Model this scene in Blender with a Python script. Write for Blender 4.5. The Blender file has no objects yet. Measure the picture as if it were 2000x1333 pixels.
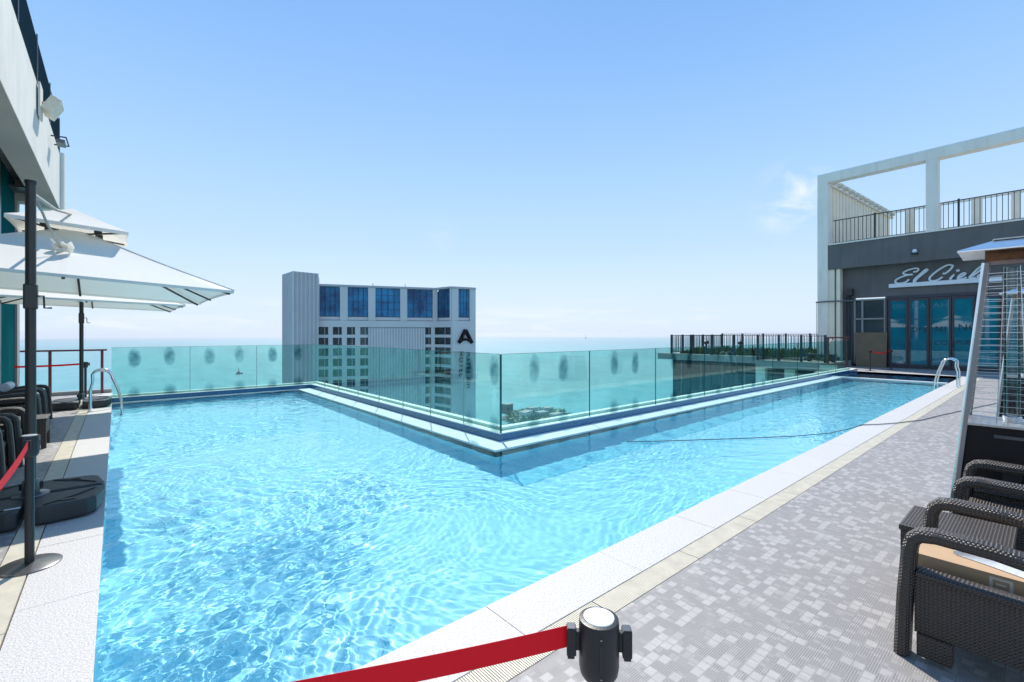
import bpy, math, random
import numpy as np
from mathutils import Vector, Matrix

random.seed(7)
R = math.radians
sc = bpy.context.scene
C = sc.collection

# ------------------------------------------------------------------ camera
# World axes: X runs along the right arm of the pool, Y along its left arm, Z up, deck at z = 0.
CAM_H, FPX, EYE = 1.65, 903.0, 651.0
cam_d = bpy.data.cameras.new("camera"); cam = bpy.data.objects.new("camera", cam_d); C.objects.link(cam)
cam_d.lens = 16.25; cam_d.sensor_width = 36.0; cam_d.shift_y = -0.00775
cam_d.clip_start = 0.05; cam_d.clip_end = 60000
cam.location = (0, 0, CAM_H); cam.rotation_euler = (R(90), 0, -R(40.54))
sc.camera = cam

# ------------------------------------------------------------------ world, sun, exposure
SUN = Vector((1.0, 1.8, 2.4)).normalized()
w = bpy.data.worlds.new("World"); sc.world = w; w.use_nodes = True
nt = w.node_tree; N = nt.nodes; Lk = nt.links
bg = N['Background']
sky = N.new('ShaderNodeTexSky'); sky.sky_type = 'NISHITA'; sky.sun_disc = False
sky.sun_elevation = math.asin(SUN.z); sky.sun_rotation = math.atan2(SUN.x, SUN.y)
sky.altitude = 150; sky.air_density = 1.0; sky.dust_density = 0.6; sky.ozone_density = 1.6
geo = N.new('ShaderNodeTexCoord')
sep = N.new('ShaderNodeSeparateXYZ'); Lk.new(geo.outputs['Generated'], sep.inputs[0])
ramp = N.new('ShaderNodeValToRGB'); Lk.new(sep.outputs['Z'], ramp.inputs[0])
cr = ramp.color_ramp; cr.interpolation = 'B_SPLINE'
stops = [(0.0, (7.0, 8.1, 9.6)), (0.07, (6.9, 8.3, 10.0)), (0.18, (5.3, 7.5, 10.2)), (0.36, (3.6, 6.2, 9.9)), (0.58, (2.0, 4.35, 9.0)), (1.0, (1.8, 3.9, 8.0))]
while len(cr.elements) < len(stops): cr.elements.new(0.5)
for e, (p, c) in zip(cr.elements, stops): e.position = p; e.color = (c[0] / 10, c[1] / 10, c[2] / 10, 1)
sc10 = N.new('ShaderNodeVectorMath'); sc10.operation = 'SCALE'; sc10.inputs['Scale'].default_value = 10.0
Lk.new(ramp.outputs[0], sc10.inputs[0])
mixs = N.new('ShaderNodeMix'); mixs.data_type = 'RGBA'; mixs.inputs[0].default_value = 0.93
Lk.new(sky.outputs[0], mixs.inputs['A']); Lk.new(sc10.outputs[0], mixs.inputs['B'])
# thin clouds: a low bank near the horizon and one wisp
def cloud(prev, direction, radius, scale, stretch, lo, hi, col, amount):
    mp = N.new('ShaderNodeMapping'); mp.inputs['Scale'].default_value = stretch
    Lk.new(geo.outputs['Generated'], mp.inputs[0])
    nz = N.new('ShaderNodeTexNoise'); nz.inputs['Scale'].default_value = scale; nz.inputs['Detail'].default_value = 9
    nz.inputs['Roughness'].default_value = 0.62; nz.inputs['Distortion'].default_value = 0.5
    Lk.new(mp.outputs[0], nz.inputs['Vector'])
    mr = N.new('ShaderNodeMapRange'); mr.inputs[1].default_value = lo; mr.inputs[2].default_value = hi
    Lk.new(nz.outputs[0], mr.inputs[0])
    if direction is not None:
        ds = N.new('ShaderNodeVectorMath'); ds.operation = 'DISTANCE'
        Lk.new(geo.outputs['Generated'], ds.inputs[0]); ds.inputs[1].default_value = direction
        m2 = N.new('ShaderNodeMapRange'); m2.interpolation_type = 'SMOOTHSTEP'
        m2.inputs[1].default_value = radius; m2.inputs[2].default_value = radius * 0.15
        Lk.new(ds.outputs['Value'], m2.inputs[0])
    else:
        m2 = N.new('ShaderNodeMapRange'); m2.interpolation_type = 'SMOOTHSTEP'
        m2.inputs[1].default_value = 0.10; m2.inputs[2].default_value = 0.035
        Lk.new(sep.outputs['Z'], m2.inputs[0])
    mu = N.new('ShaderNodeMath'); mu.operation = 'MULTIPLY'; Lk.new(mr.outputs[0], mu.inputs[0]); Lk.new(m2.outputs[0], mu.inputs[1])
    mu2 = N.new('ShaderNodeMath'); mu2.operation = 'MULTIPLY'; Lk.new(mu.outputs[0], mu2.inputs[0]); mu2.inputs[1].default_value = amount
    mx = N.new('ShaderNodeMix'); mx.data_type = 'RGBA'; Lk.new(mu2.outputs[0], mx.inputs[0])
    Lk.new(prev, mx.inputs['A']); mx.inputs['B'].default_value = (*col, 1)
    return mx.outputs['Result']
def cam_dir(px, py):
    v = Vector(((px - 1000) / FPX, 1.0, (EYE - py) / FPX)).normalized()
    return Vector((.76 * v.x + .65 * v.y, -.65 * v.x + .76 * v.y, v.z))
s1 = cloud(mixs.outputs['Result'], None, 0, 5.0, (1, 1, 7.0), 0.50, 0.72, (9.2, 9.6, 10.2), 0.5)
s2 = cloud(s1, cam_dir(1545, 392), 0.085, 11.0, (1.0, 1.0, 1.9), 0.44, 0.74, (9.4, 9.7, 10.2), 0.95)
s3 = cloud(s2, cam_dir(860, 466), 0.05, 9.0, (1, 1, 6.0), 0.5, 0.8, (9.0, 9.4, 10.2), 0.35)
Lk.new(s3, bg.inputs[0]); bg.inputs[1].default_value = 0.081

sun_d = bpy.data.lights.new("sun", 'SUN'); sun_d.energy = 4.2; sun_d.angle = R(0.5); sun_d.color = (1.0, 0.94, 0.85)
sun = bpy.data.objects.new("sun", sun_d); C.objects.link(sun); sun.rotation_euler = SUN.to_track_quat('Z', 'Y').to_euler()
sun_d.cycles.is_caustics_light = True
sc.view_settings.view_transform = 'Standard'; sc.view_settings.look = 'None'
sc.view_settings.exposure = 0.42; sc.view_settings.gamma = 1.0; sc.view_settings.use_curve_mapping = False
sc.cycles.use_denoising = True
sc.cycles.max_bounces = 10; sc.cycles.transparent_max_bounces = 24
sc.cycles.sample_clamp_indirect = 6.0

# ------------------------------------------------------------------ helpers
def tag(o, label=None, cat=None, group=None, kind=None):
    if label: o['label'] = label
    if cat: o['category'] = cat
    if group: o['group'] = group
    if kind: o['kind'] = kind
    return o

def empty(name, loc=(0, 0, 0), rz=0.0, parent=None):
    o = bpy.data.objects.new(name, None); C.objects.link(o)
    o.location = loc; o.rotation_euler = (0, 0, rz); o.empty_display_size = 0.2
    if parent: o.parent = parent
    return o

def kids(o): return [c for c in bpy.data.objects if c.parent == o]

def copy_tree(o, parent=None):
    c = o.copy(); C.objects.link(c); c.parent = parent
    for ch in kids(o): copy_tree(ch, c)
    return c

class MB:
    def __init__(s): s.v = []; s.f = []
    def add(s, vs, fs):
        n = len(s.v); s.v += [tuple(v) for v in vs]; s.f += [tuple(i + n for i in f) for f in fs]; return s
    def box(s, x0, x1, y0, y1, z0, z1, M=None):
        vs = [(x, y, z) for z in (z0, z1) for y in (y0, y1) for x in (x0, x1)]
        if M is not None: vs = [M @ Vector(v) for v in vs]
        return s.add(vs, [(0, 2, 3, 1), (4, 5, 7, 6), (0, 1, 5, 4), (2, 6, 7, 3), (0, 4, 6, 2), (1, 3, 7, 5)])
    def beam(s, p0, p1, wx, wz, up=(0, 0, 1)):
        p0 = Vector(p0); p1 = Vector(p1); d = (p1 - p0).normalized(); u = Vector(up)
        a = d.cross(u)
        if a.length < 1e-4: a = d.cross(Vector((1, 0, 0)))
        a.normalize(); b = a.cross(d).normalized()
        q = []
        for p in (p0, p1):
            for i, j in ((-1, -1), (1, -1), (1, 1), (-1, 1)): q.append(p + a * i * wx / 2 + b * j * wz / 2)
        return s.add(q, [(3, 2, 1, 0), (4, 5, 6, 7), (0, 1, 5, 4), (1, 2, 6, 5), (2, 3, 7, 6), (3, 0, 4, 7)])
    def tube(s, pts, r, n=10, cap=True):
        pts = [Vector(p) for p in pts]; rr = r if isinstance(r, (list, tuple)) else [r] * len(pts)
        t0 = (pts[1] - pts[0]).normalized(); a = t0.orthogonal().normalized(); base = len(s.v)
        for i, p in enumerate(pts):
            t = (pts[min(i + 1, len(pts) - 1)] - pts[max(i - 1, 0)]).normalized()
            a = (a - t * a.dot(t)).normalized(); b = t.cross(a)
            for k in range(n):
                g = 2 * math.pi * k / n; s.v.append(tuple(p + (a * math.cos(g) + b * math.sin(g)) * rr[i]))
        for i in range(len(pts) - 1):
            for k in range(n):
                k2 = (k + 1) % n
                s.f.append((base + i * n + k, base + i * n + k2, base + (i + 1) * n + k2, base + (i + 1) * n + k))
        if cap:
            s.f.append(tuple(base + k for k in reversed(range(n)))); e = base + (len(pts) - 1) * n
            s.f.append(tuple(e + k for k in range(n)))
        return s
    def lathe(s, prof, c=(0, 0, 0), n=24):
        base = len(s.v); m = len(prof)
        for r, z in prof:
            for k in range(n):
                g = 2 * math.pi * k / n; s.v.append((c[0] + r * math.cos(g), c[1] + r * math.sin(g), c[2] + z))
        for i in range(m - 1):
            for k in range(n):
                k2 = (k + 1) % n
                s.f.append((base + i * n + k, base + i * n + k2, base + (i + 1) * n + k2, base + (i + 1) * n + k))
        s.f.append(tuple(base + k for k in reversed(range(n)))); s.f.append(tuple(base + (m - 1) * n + k for k in range(n)))
        return s
    def prism(s, poly, z0, z1, M=None):
        n = len(poly); vs = [(x, y, z0) for x, y in poly] + [(x, y, z1) for x, y in poly]
        if M is not None: vs = [M @ Vector(v) for v in vs]
        return s.add(vs, [tuple(reversed(range(n))), tuple(range(n, 2 * n))] + [(i, (i + 1) % n, n + (i + 1) % n, n + i) for i in range(n)])
    def band(s, path, wx, th, xc=0.0):
        """a flat band (width wx across x, thickness th) that follows a path in the local y-z plane"""
        pts = [Vector((0, p[0], p[1])) for p in path]; base = len(s.v); m = len(pts)
        for i, p in enumerate(pts):
            t = (pts[min(i + 1, m - 1)] - pts[max(i - 1, 0)]).normalized(); nn = Vector((0, -t.z, t.y))
            for dx, k in ((-1, -.5), (-.7, -1), (.7, -1), (1, -.5), (1, .5), (.7, 1), (-.7, 1), (-1, .5)):
                q = p + nn * (k * th / 2); s.v.append((xc + dx * wx / 2, q.y, q.z))
        for i in range(m - 1):
            for k in range(8):
                k2 = (k + 1) % 8
                s.f.append((base + i * 8 + k, base + i * 8 + k2, base + (i + 1) * 8 + k2, base + (i + 1) * 8 + k))
        s.f.append(tuple(base + k for k in reversed(range(8)))); s.f.append(tuple(base + (m - 1) * 8 + k for k in range(8)))
        return s
    def mesh(s, name, m, smooth=False):
        me = bpy.data.meshes.new(name); me.from_pydata(s.v, [], s.f); me.validate(); me.update()
        import bmesh
        b = bmesh.new(); b.from_mesh(me); bmesh.ops.recalc_face_normals(b, faces=b.faces); b.to_mesh(me); b.free()
        if m: me.materials.append(m)
        if smooth:
            me.shade_smooth()
            try: me.set_sharp_from_angle(angle=R(38))
            except Exception: pass
        return me
    def build(s, name, m, parent=None, smooth=False, bevel=0, loc=None, rz=None):
        o = bpy.data.objects.new(name, s.mesh(name, m, smooth)); C.objects.link(o)
        if parent: o.parent = parent
        if loc: o.location = loc
        if rz: o.rotation_euler = (0, 0, rz)
        if bevel:
            bv = o.modifiers.new("bevel", 'BEVEL'); bv.width = bevel; bv.segments = 2; bv.limit_method = 'ANGLE'; bv.angle_limit = R(40)
        return o

def arc(cx, cz, r, a0, a1, n):
    return [(cx + r * math.cos(R(a0 + (a1 - a0) * i / n)), cz + r * math.sin(R(a0 + (a1 - a0) * i / n))) for i in range(n + 1)]

# ------------------------------------------------------------------ materials
def new_mat(name):
    m = bpy.data.materials.new(name); m.use_nodes = True; t = m.node_tree
    return m, t, t.nodes['Principled BSDF']
def node(t, kind, **kw):
    n = t.nodes.new(kind)
    for k, v in kw.items():
        if k.startswith('i_'): n.inputs[k[2:].replace('_', ' ')].default_value = v
        else: setattr(n, k, v)
    return n
def mixc(t, fac, a, b, blend='MIX'):
    x = node(t, 'ShaderNodeMix', data_type='RGBA', blend_type=blend)
    for sock, val in ((x.inputs[0], fac), (x.inputs['A'], a), (x.inputs['B'], b)):
        if isinstance(val, (int, float)): sock.default_value = val
        elif isinstance(val, tuple): sock.default_value = (*val, 1) if len(val) == 3 else val
        else: t.links.new(val, sock)
    return x.outputs['Result']
def math_(t, op, a, b=0.0):
    x = node(t, 'ShaderNodeMath', operation=op)
    for i, val in enumerate((a, b)):
        if isinstance(val, (int, float)): x.inputs[i].default_value = val
        else: t.links.new(val, x.inputs[i])
    return x.outputs[0]
def coords(t, scale=(1, 1, 1), rot=(0, 0, 0), kind='Object'):
    tc = node(t, 'ShaderNodeTexCoord'); mp = node(t, 'ShaderNodeMapping')
    mp.inputs['Scale'].default_value = scale; mp.inputs['Rotation'].default_value = rot
    t.links.new(tc.outputs[kind], mp.inputs[0]); return mp.outputs[0]
def noise(t, vec, scale, detail=4, rough=.55):
    n = node(t, 'ShaderNodeTexNoise', i_Scale=scale, i_Detail=detail, i_Roughness=rough)
    t.links.new(vec, n.inputs['Vector']); return n.outputs[0]
def mrange(t, v, a, b, c=0.0, d=1.0):
    n = node(t, 'ShaderNodeMapRange'); t.links.new(v, n.inputs[0])
    for i, x in enumerate((a, b, c, d)): n.inputs[i + 1].default_value = x
    return n.outputs[0]
def bump(t, b, h, strength, dist):
    n = node(t, 'ShaderNodeBump'); n.inputs['Strength'].default_value = strength; n.inputs['Distance'].default_value = dist
    t.links.new(h, n.inputs['Height']); t.links.new(n.outputs[0], b.inputs['Normal'])
def basic(name, col, rough=.5, metal=0.0, var=.12, nscale=6.0, bmp=0.0, bscale=40.0, spec=None, coat=0.0, trans=0.0):
    m, t, b = new_mat(name)
    v = coords(t); nz = noise(t, v, nscale, 5)
    c2 = tuple(max(0, c * (1 - var)) for c in col); c3 = tuple(min(1, c * (1 + var)) for c in col)
    t.links.new(mixc(t, mrange(t, nz, .3, .7), c2, c3), b.inputs['Base Color'])
    b.inputs['Roughness'].default_value = rough; b.inputs['Metallic'].default_value = metal
    if spec is not None: b.inputs['Specular IOR Level'].default_value = spec
    b.inputs['Coat Weight'].default_value = coat
    if bmp: bump(t, b, noise(t, v, bscale, 3), bmp, .01)
    return m

M = {}
M['white_stucco'] = basic('white_stucco', (.66, .635, .58), .8, bmp=.15, bscale=60, var=.06, nscale=1.5)
M['cream'] = basic('cream_paint', (.87, .77, .61), .75, var=.06, nscale=1.2)
M['pale_paint'] = basic('pale_paint', (.86, .78, .68), .7, var=.05, nscale=1.2)
M['dark_render'] = basic('dark_render', (.140, .130, .125), .85, var=.10, nscale=1.0, bmp=.1, bscale=50)
for _k in ('dark_render', 'white_stucco', 'pale_paint'):
    _t = M[_k].node_tree; _b = _t.nodes['Principled BSDF']; _l = _b.inputs['Base Color'].links[0].from_socket
    _n = noise(_t, coords(_t, (2.5, 2.5, .22)), 1.6, 7, .65)
    _c = tuple(x * .72 for x in (_t.nodes['Mix'].inputs['A'].default_value[:3]))
    _t.links.new(mixc(_t, mrange(_t, _n, .50, .74, 0, .55), _l, _c), _b.inputs['Base Color'])
M['grey_soffit'] = basic('grey_soffit', (.30, .30, .285), .85, var=.08, nscale=1.0)
M['dark_ceiling'] = basic('dark_ceiling', (.07, .07, .07), .9)
M['black_metal'] = basic('black_metal', (.013, .014, .016), .42, .0, spec=.6)
M['leg_shaded'] = basic('leg_shaded', (.30, .27, .26), .4, .5, var=.08)  # brownish grey of a leg plate in shade, put into the colour
M['cabinet'] = basic('dark_cabinet', (.016, .011, .010), .55, spec=.25)
M['black_plastic'] = basic('black_plastic', (.022, .023, .025), .42, var=.2, bmp=.08, bscale=200)
M['base_plastic'] = basic('base_plastic', (.030, .034, .036), .50, var=.15, bmp=.15, bscale=150)
M['pole_brown'] = basic('pole_brown', (.065, .057, .050), .38, .35, var=.1)
M['steel'] = basic('steel', (.80, .80, .80), .16, 1.0, var=.04)
M['cap_chrome'] = basic('polished_cap', (.95, .95, .95), .3, .85, var=.02)
M['steel_brushed'] = basic('steel_brushed', (.58, .56, .54), .34, .9, var=.08, nscale=20)
M['dark_steel'] = basic('dark_steel', (.16, .165, .17), .3, .8, var=.12)
M['slate_fence'] = basic('slate_fence', (.016, .032, .045), .6)
M['screen'] = basic('navy_screen', (.012, .028, .042), .95, spec=.0)
M['strap'] = basic('grey_strap', (.42, .40, .36), .8)
M['maroon'] = basic('maroon_paint', (.16, .045, .05), .5, var=.2)
M['beige'] = basic('beige_plastic', (.68, .63, .51), .6, var=.10, nscale=9)
M['gutter_dark'] = basic('gutter_dark', (.05, .045, .035), .8)
M['sign_white'] = basic('sign_white', (.75, .78, .8), .4, var=.03)
M['concrete'] = basic('concrete', (.36, .36, .33), .85, var=.15, nscale=1.0, bmp=.1)
M['cardboard'] = basic('cardboard', (.50, .33, .19), .75, var=.08, nscale=5)
M['print_white'] = basic('print_white', (.75, .68, .58), .7, var=.02)
M['plywood'] = basic('brown_board', (.16, .115, .065), .7, var=.15, nscale=2)
M['plastic_bag'] = basic('white_plastic_bag', (.78, .80, .80), .22, var=.05, bmp=.5, bscale=18)
M['towel'] = basic('towel', (.75, .77, .80), .9, var=.05, bmp=.4, bscale=80)
M['rubber_mat'] = basic('dark_tile', (.055, .06, .068), .6, var=.2, nscale=3)
M['hotel_dark'] = basic('hotel_letter', (.006, .007, .010), .95, spec=.0)
M['blue_plastic'] = basic('blue_plastic', (.03, .22, .38), .35)
M['ceramic_tube'] = basic('glass_tube', (.72, .74, .74), .1, .2)
M['brass'] = basic('heater_emitter', (.16, .06, .025), .35, .7, var=.4, nscale=10)
M['red_label'] = basic('label_white', (.8, .8, .8), .5)
M['rope'] = basic('hose_grey', (.10, .13, .17), .5)

def mat_wicker(name, col, sheen):
    m, t, b = new_mat(name); v = coords(t)
    sp = node(t, 'ShaderNodeSeparateXYZ'); t.links.new(v, sp.inputs[0])
    p = 2 * math.pi / .016
    def wv(sock, ph=0.0): return math_(t, 'SINE', math_(t, 'ADD', math_(t, 'MULTIPLY', sock, p), ph))
    wa, wb_, wc = wv(sp.outputs[0], .7), wv(sp.outputs[1], .4), wv(sp.outputs[2], 1.2)
    hh = math_(t, 'ADD', math_(t, 'ADD', math_(t, 'MULTIPLY', wa, wb_), math_(t, 'MULTIPLY', wb_, wc)), math_(t, 'MULTIPLY', wa, wc))
    c = mixc(t, mrange(t, hh, -.9, .9), tuple(x * .35 for x in col), tuple(min(1, x * 1.5) for x in col))
    nz = noise(t, v, 9, 3)
    c = mixc(t, mrange(t, nz, .35, .7, 0, .4), c, tuple(x * .6 for x in col))
    t.links.new(c, b.inputs['Base Color']); b.inputs['Roughness'].default_value = .42
    b.inputs['Specular IOR Level'].default_value = sheen
    bump(t, b, hh, .6, .004); return m
M['wicker'] = mat_wicker('dark_wicker', (.046, .031, .022), .8)

def mat_granite():
    m, t, b = new_mat('white_granite'); v = coords(t, kind='Object')
    n1 = noise(t, v, 110, 2, .7); n2 = noise(t, v, 2.2, 4); n3 = noise(t, v, 260, 2, .6)
    c = mixc(t, mrange(t, n1, .36, .56), (.33, .325, .32), (.64, .625, .60))
    c = mixc(t, mrange(t, n3, .62, .72), c, (.30, .24, .22))
    c = mixc(t, mrange(t, n2, .3, .75, 0, .16), c, (.48, .47, .44))
    inf = node(t, 'ShaderNodeObjectInfo')
    c = mixc(t, mrange(t, inf.outputs['Random'], 0, 1, 0, .10), c, (.42, .41, .40))
    t.links.new(c, b.inputs['Base Color']); b.inputs['Roughness'].default_value = .62
    bump(t, b, n1, .12, .004); return m
M['granite'] = mat_granite()
M['kerb_white'] = basic('kerb_white', (.80, .79, .74), .6, var=.08, nscale=3, bmp=.08)

def mat_deck():
    # printed woven-look vinyl: small hatched patches, alternate directions
    m, t, b = new_mat('patterned_deck'); v = coords(t)
    sp = node(t, 'ShaderNodeSeparateXYZ'); t.links.new(v, sp.inputs[0])
    def cells(cx, cy, off, seed):
        cm = node(t, 'ShaderNodeCombineXYZ')
        row = math_(t, 'FLOOR', math_(t, 'DIVIDE', sp.outputs[1], cy))
        sh = math_(t, 'MULTIPLY', math_(t, 'SINE', math_(t, 'MULTIPLY', row, 12.9898 + seed)), off)
        t.links.new(math_(t, 'FLOOR', math_(t, 'ADD', math_(t, 'DIVIDE', sp.outputs[0], cx), sh)), cm.inputs[0])
        t.links.new(row, cm.inputs[1]); cm.inputs[2].default_value = seed
        fx = math_(t, 'ABSOLUTE', math_(t, 'SUBTRACT', math_(t, 'FRACT', math_(t, 'ADD', math_(t, 'DIVIDE', sp.outputs[0], cx), sh)), .5))
        fy = math_(t, 'ABSOLUTE', math_(t, 'SUBTRACT', math_(t, 'FRACT', math_(t, 'DIVIDE', sp.outputs[1], cy)), .5))
        cells.edge = mrange(t, math_(t, 'MAXIMUM', fx, fy), .40, .46, 1.0, .25)
        wn = node(t, 'ShaderNodeTexWhiteNoise', noise_dimensions='3D'); t.links.new(cm.outputs[0], wn.inputs['Vector'])
        return wn.outputs['Value']
    a = cells(.062, .050, 1.7, 1.0); edge_a = cells.edge; a2 = cells(.0275, .044, 2.3, 4.0); d2 = cells(.15, .104, .9, 7.0)
    sx = math_(t, 'SINE', math_(t, 'MULTIPLY', sp.outputs[0], 2 * math.pi / .0105))
    sy = math_(t, 'SINE', math_(t, 'MULTIPLY', sp.outputs[1], 2 * math.pi / .0105))
    orient = math_(t, 'GREATER_THAN', a, .5)
    st = math_(t, 'ADD', math_(t, 'MULTIPLY', sx, orient), math_(t, 'MULTIPLY', sy, math_(t, 'SUBTRACT', 1.0, orient)))
    pale_patch = math_(t, 'ADD', math_(t, 'MULTIPLY', math_(t, 'GREATER_THAN', a, .66), .85), math_(t, 'MULTIPLY', math_(t, 'GREATER_THAN', a2, .74), .35))  # mask of the paler printed patches
    pale_patch = math_(t, 'MULTIPLY', pale_patch, edge_a); pale_patch = math_(t, 'MULTIPLY', pale_patch, mrange(t, d2, .05, .4, .55, 1.0))
    c = mixc(t, math_(t, 'MINIMUM', pale_patch, 1.0), (.285, .268, .258), (.49, .465, .445))
    c = mixc(t, mrange(t, st, -1, 1, .0, .28), c, (.15, .148, .155))
    n1 = noise(t, v, .8, 5); n2 = noise(t, v, 60, 3)
    c = mixc(t, mrange(t, n1, .35, .75, 0, .35), c, (.36, .34, .32))
    c = mixc(t, mrange(t, n2, .3, .7, 0, .12), c, (.12, .12, .12))
    t.links.new(c, b.inputs['Base Color']); b.inputs['Roughness'].default_value = .55
    bump(t, b, st, .25, .002); return m
M['deck'] = mat_deck()

def mat_mosaic(name, c1, c2, grout, size, rough=.15, kind='Object', axis='xyz'):
    m, t, b = new_mat(name); v = coords(t)
    sp = node(t, 'ShaderNodeSeparateXYZ'); t.links.new(v, sp.inputs[0])
    s = [math_(t, 'DIVIDE', math_(t, 'ADD', sp.outputs[i], .0037), size) for i in range(3)]
    cm = node(t, 'ShaderNodeCombineXYZ')
    g = None
    for i in range(3):
        t.links.new(math_(t, 'FLOOR', s[i]), cm.inputs[i])
        fr = math_(t, 'FRACT', s[i]); e = math_(t, 'ABSOLUTE', math_(t, 'SUBTRACT', fr, .5))
        gi = math_(t, 'GREATER_THAN', e, .455)
        if 'xyz'[i] in axis: g = gi if g is None else math_(t, 'MAXIMUM', g, gi)
    wn = node(t, 'ShaderNodeTexWhiteNoise', noise_dimensions='3D'); t.links.new(cm.outputs[0], wn.inputs['Vector'])
    c = mixc(t, wn.outputs['Value'], c1, c2); c = mixc(t, math_(t, 'MULTIPLY', g, .6), c, grout)
    t.links.new(c, b.inputs['Base Color']); b.inputs['Roughness'].default_value = rough
    return m
M['mosaic_blue'] = mat_mosaic('blue_mosaic', (.025, .12, .24), (.035, .17, .32), (.10, .22, .34), .036)
M['mosaic_pool'] = mat_mosaic('pool_mosaic', (.22, .64, .77), (.29, .71, .82), (.44, .76, .84), .048, .5)

def mat_water():
    m, t, b = new_mat('pool_water'); t.nodes.remove(b)
    g = node(t, 'ShaderNodeBsdfGlass'); g.inputs['IOR'].default_value = 1.33; g.inputs['Roughness'].default_value = 0
    g.inputs['Color'].default_value = (.93, .985, 1.0, 1)
    t.links.new(g.outputs[0], t.nodes['Material Output'].inputs[0]); return m
M['water'] = mat_water()

def mat_sea():
    m, t, b = new_mat('sea_water'); v = coords(t)
    v2 = coords(t, (1, .35, 1), (0, 0, R(50)))
    n1 = noise(t, v2, .0011, 5, .6); n2 = noise(t, v2, .02, 6, .7)
    c = mixc(t, mrange(t, n1, .35, .68), (.030, .225, .25), (.065, .32, .34))
    c = mixc(t, mrange(t, n2, .42, .72, 0, .6), c, (.16, .42, .42))
    t.links.new(c, b.inputs['Base Color']); b.inputs['Roughness'].default_value = .42
    b.inputs['Specular IOR Level'].default_value = .35
    bump(t, b, n2, .5, 3.0); return m
M['sea'] = mat_sea()

def mat_glass(name, tint, gloss, rough=0.0, smudge=False, w=1.0):
    m, t, b = new_mat(name); t.nodes.remove(b)
    tr = node(t, 'ShaderNodeBsdfTransparent'); gl = node(t, 'ShaderNodeBsdfGlossy'); gl.inputs['Roughness'].default_value = rough
    gl.inputs['Color'].default_value = (.9, 1, .97, 1)
    fr = node(t, 'ShaderNodeFresnel'); fr.inputs['IOR'].default_value = 1.5
    mx = node(t, 'ShaderNodeMixShader'); t.links.new(math_(t, 'MULTIPLY', fr.outputs[0], gloss), mx.inputs[0])
    tr.inputs['Color'].default_value = (*tint, 1)
    if smudge:   # soft residue stains near the pane's corners
        v = coords(t); sp = node(t, 'ShaderNodeSeparateXYZ'); t.links.new(v, sp.inputs[0])
        ax = math_(t, 'ABSOLUTE', sp.outputs[0])
        wig = math_(t, 'MULTIPLY', math_(t, 'SUBTRACT', noise(t, coords(t, (1, 1, .6)), 3.5, 4, .6), .5), 1.7)
        def blob(cx, cz, rx, rz):
            dx = math_(t, 'DIVIDE', math_(t, 'SUBTRACT', ax, cx), rx); dz = math_(t, 'DIVIDE', math_(t, 'SUBTRACT', sp.outputs[2], cz), rz)
            d = math_(t, 'ADD', math_(t, 'MULTIPLY', dx, dx), math_(t, 'MULTIPLY', dz, dz))
            return mrange(t, math_(t, 'ADD', d, wig), 1.05, 0.1)
        s = math_(t, 'MAXIMUM', blob(.34, .94, .14, .25), math_(t, 'MULTIPLY', blob(.36, .05, .15, .20), .75))
        nz = noise(t, v, 7, 3); inf = node(t, 'ShaderNodeObjectInfo')
        s = math_(t, 'MULTIPLY', s, mrange(t, nz, .3, .6, .4, 1.0))
        s = math_(t, 'MULTIPLY', s, mrange(t, inf.outputs['Random'], 0, 1, .6, 1.0))
        film = noise(t, v, 2.5, 5)
        c = mixc(t, mrange(t, film, .3, .7), tint, tuple(min(1, x * 1.06) for x in tint))
        c = mixc(t, s, c, (.30, .50, .53))
        t.links.new(c, tr.inputs['Color'])
    t.links.new(tr.outputs[0], mx.inputs[1]); t.links.new(gl.outputs[0], mx.inputs[2])
    t.links.new(mx.outputs[0], t.nodes['Material Output'].inputs[0]); return m
M['fence_glass'] = mat_glass('green_fence_glass', (.745, .905, .875), .22, smudge=True)
M['fence_glass_clear'] = mat_glass('green_fence_glass_clear', (.745, .905, .875), .22)
M['glass_edge'] = basic('glass_edge', (.02, .12, .12), .15, var=.05)
M['seam'] = basic('clear_seam', (.45, .56, .50), .35, var=.05)
M['tube_glass'] = mat_glass('heater_tube_glass', (.85, .88, .88), 1.2)

def mat_darkglass(name, c1, c2, rough=.06, spec=.8, scale=.25):
    m, t, b = new_mat(name); v = coords(t)
    nz = noise(t, v, scale, 6, .6); t.links.new(mixc(t, mrange(t, nz, .35, .65), c1, c2), b.inputs['Base Color'])
    b.inputs['Roughness'].default_value = rough; b.inputs['Specular IOR Level'].default_value = spec; return m
M['hotel_crown'] = mat_darkglass('hotel_blue_glass', (.002, .045, .14), (.012, .26, .50), .3, .25, .16)
M['hotel_pane'] = mat_darkglass('hotel_window_glass', (.006, .02, .03), (.025, .05, .06), .25, .25, .3)
M['hotel_pane_b'] = mat_darkglass('hotel_window_reflecting', (.01, .05, .07), (.06, .14, .16), .15, .5, .5)
M['hotel_pane_c'] = mat_darkglass('hotel_window_curtain', (.03, .045, .05), (.13, .14, .13), .3, .3, .8)
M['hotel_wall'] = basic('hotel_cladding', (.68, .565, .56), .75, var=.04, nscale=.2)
M['hotel_wall_dark'] = basic('hotel_cladding_dark', (.50, .42, .43), .75, var=.05, nscale=.2)  # darker copy of the cladding; behind the ribs it paints groove shade
M['door_glass'] = mat_darkglass('door_glass', (.004, .13, .18), (.012, .22, .27), .02, 1.0, .6)
M['door_frame'] = basic('door_frame', (.06, .055, .065), .45, .3)
M['teal_glass'] = mat_darkglass('teal_door_glass', (.004, .06, .07), (.008, .09, .10), .7, .0, .8)
M['dark_window'] = mat_darkglass('dark_window_glass', (.018, .04, .048), (.035, .065, .07), .12, .5, .5)

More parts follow.
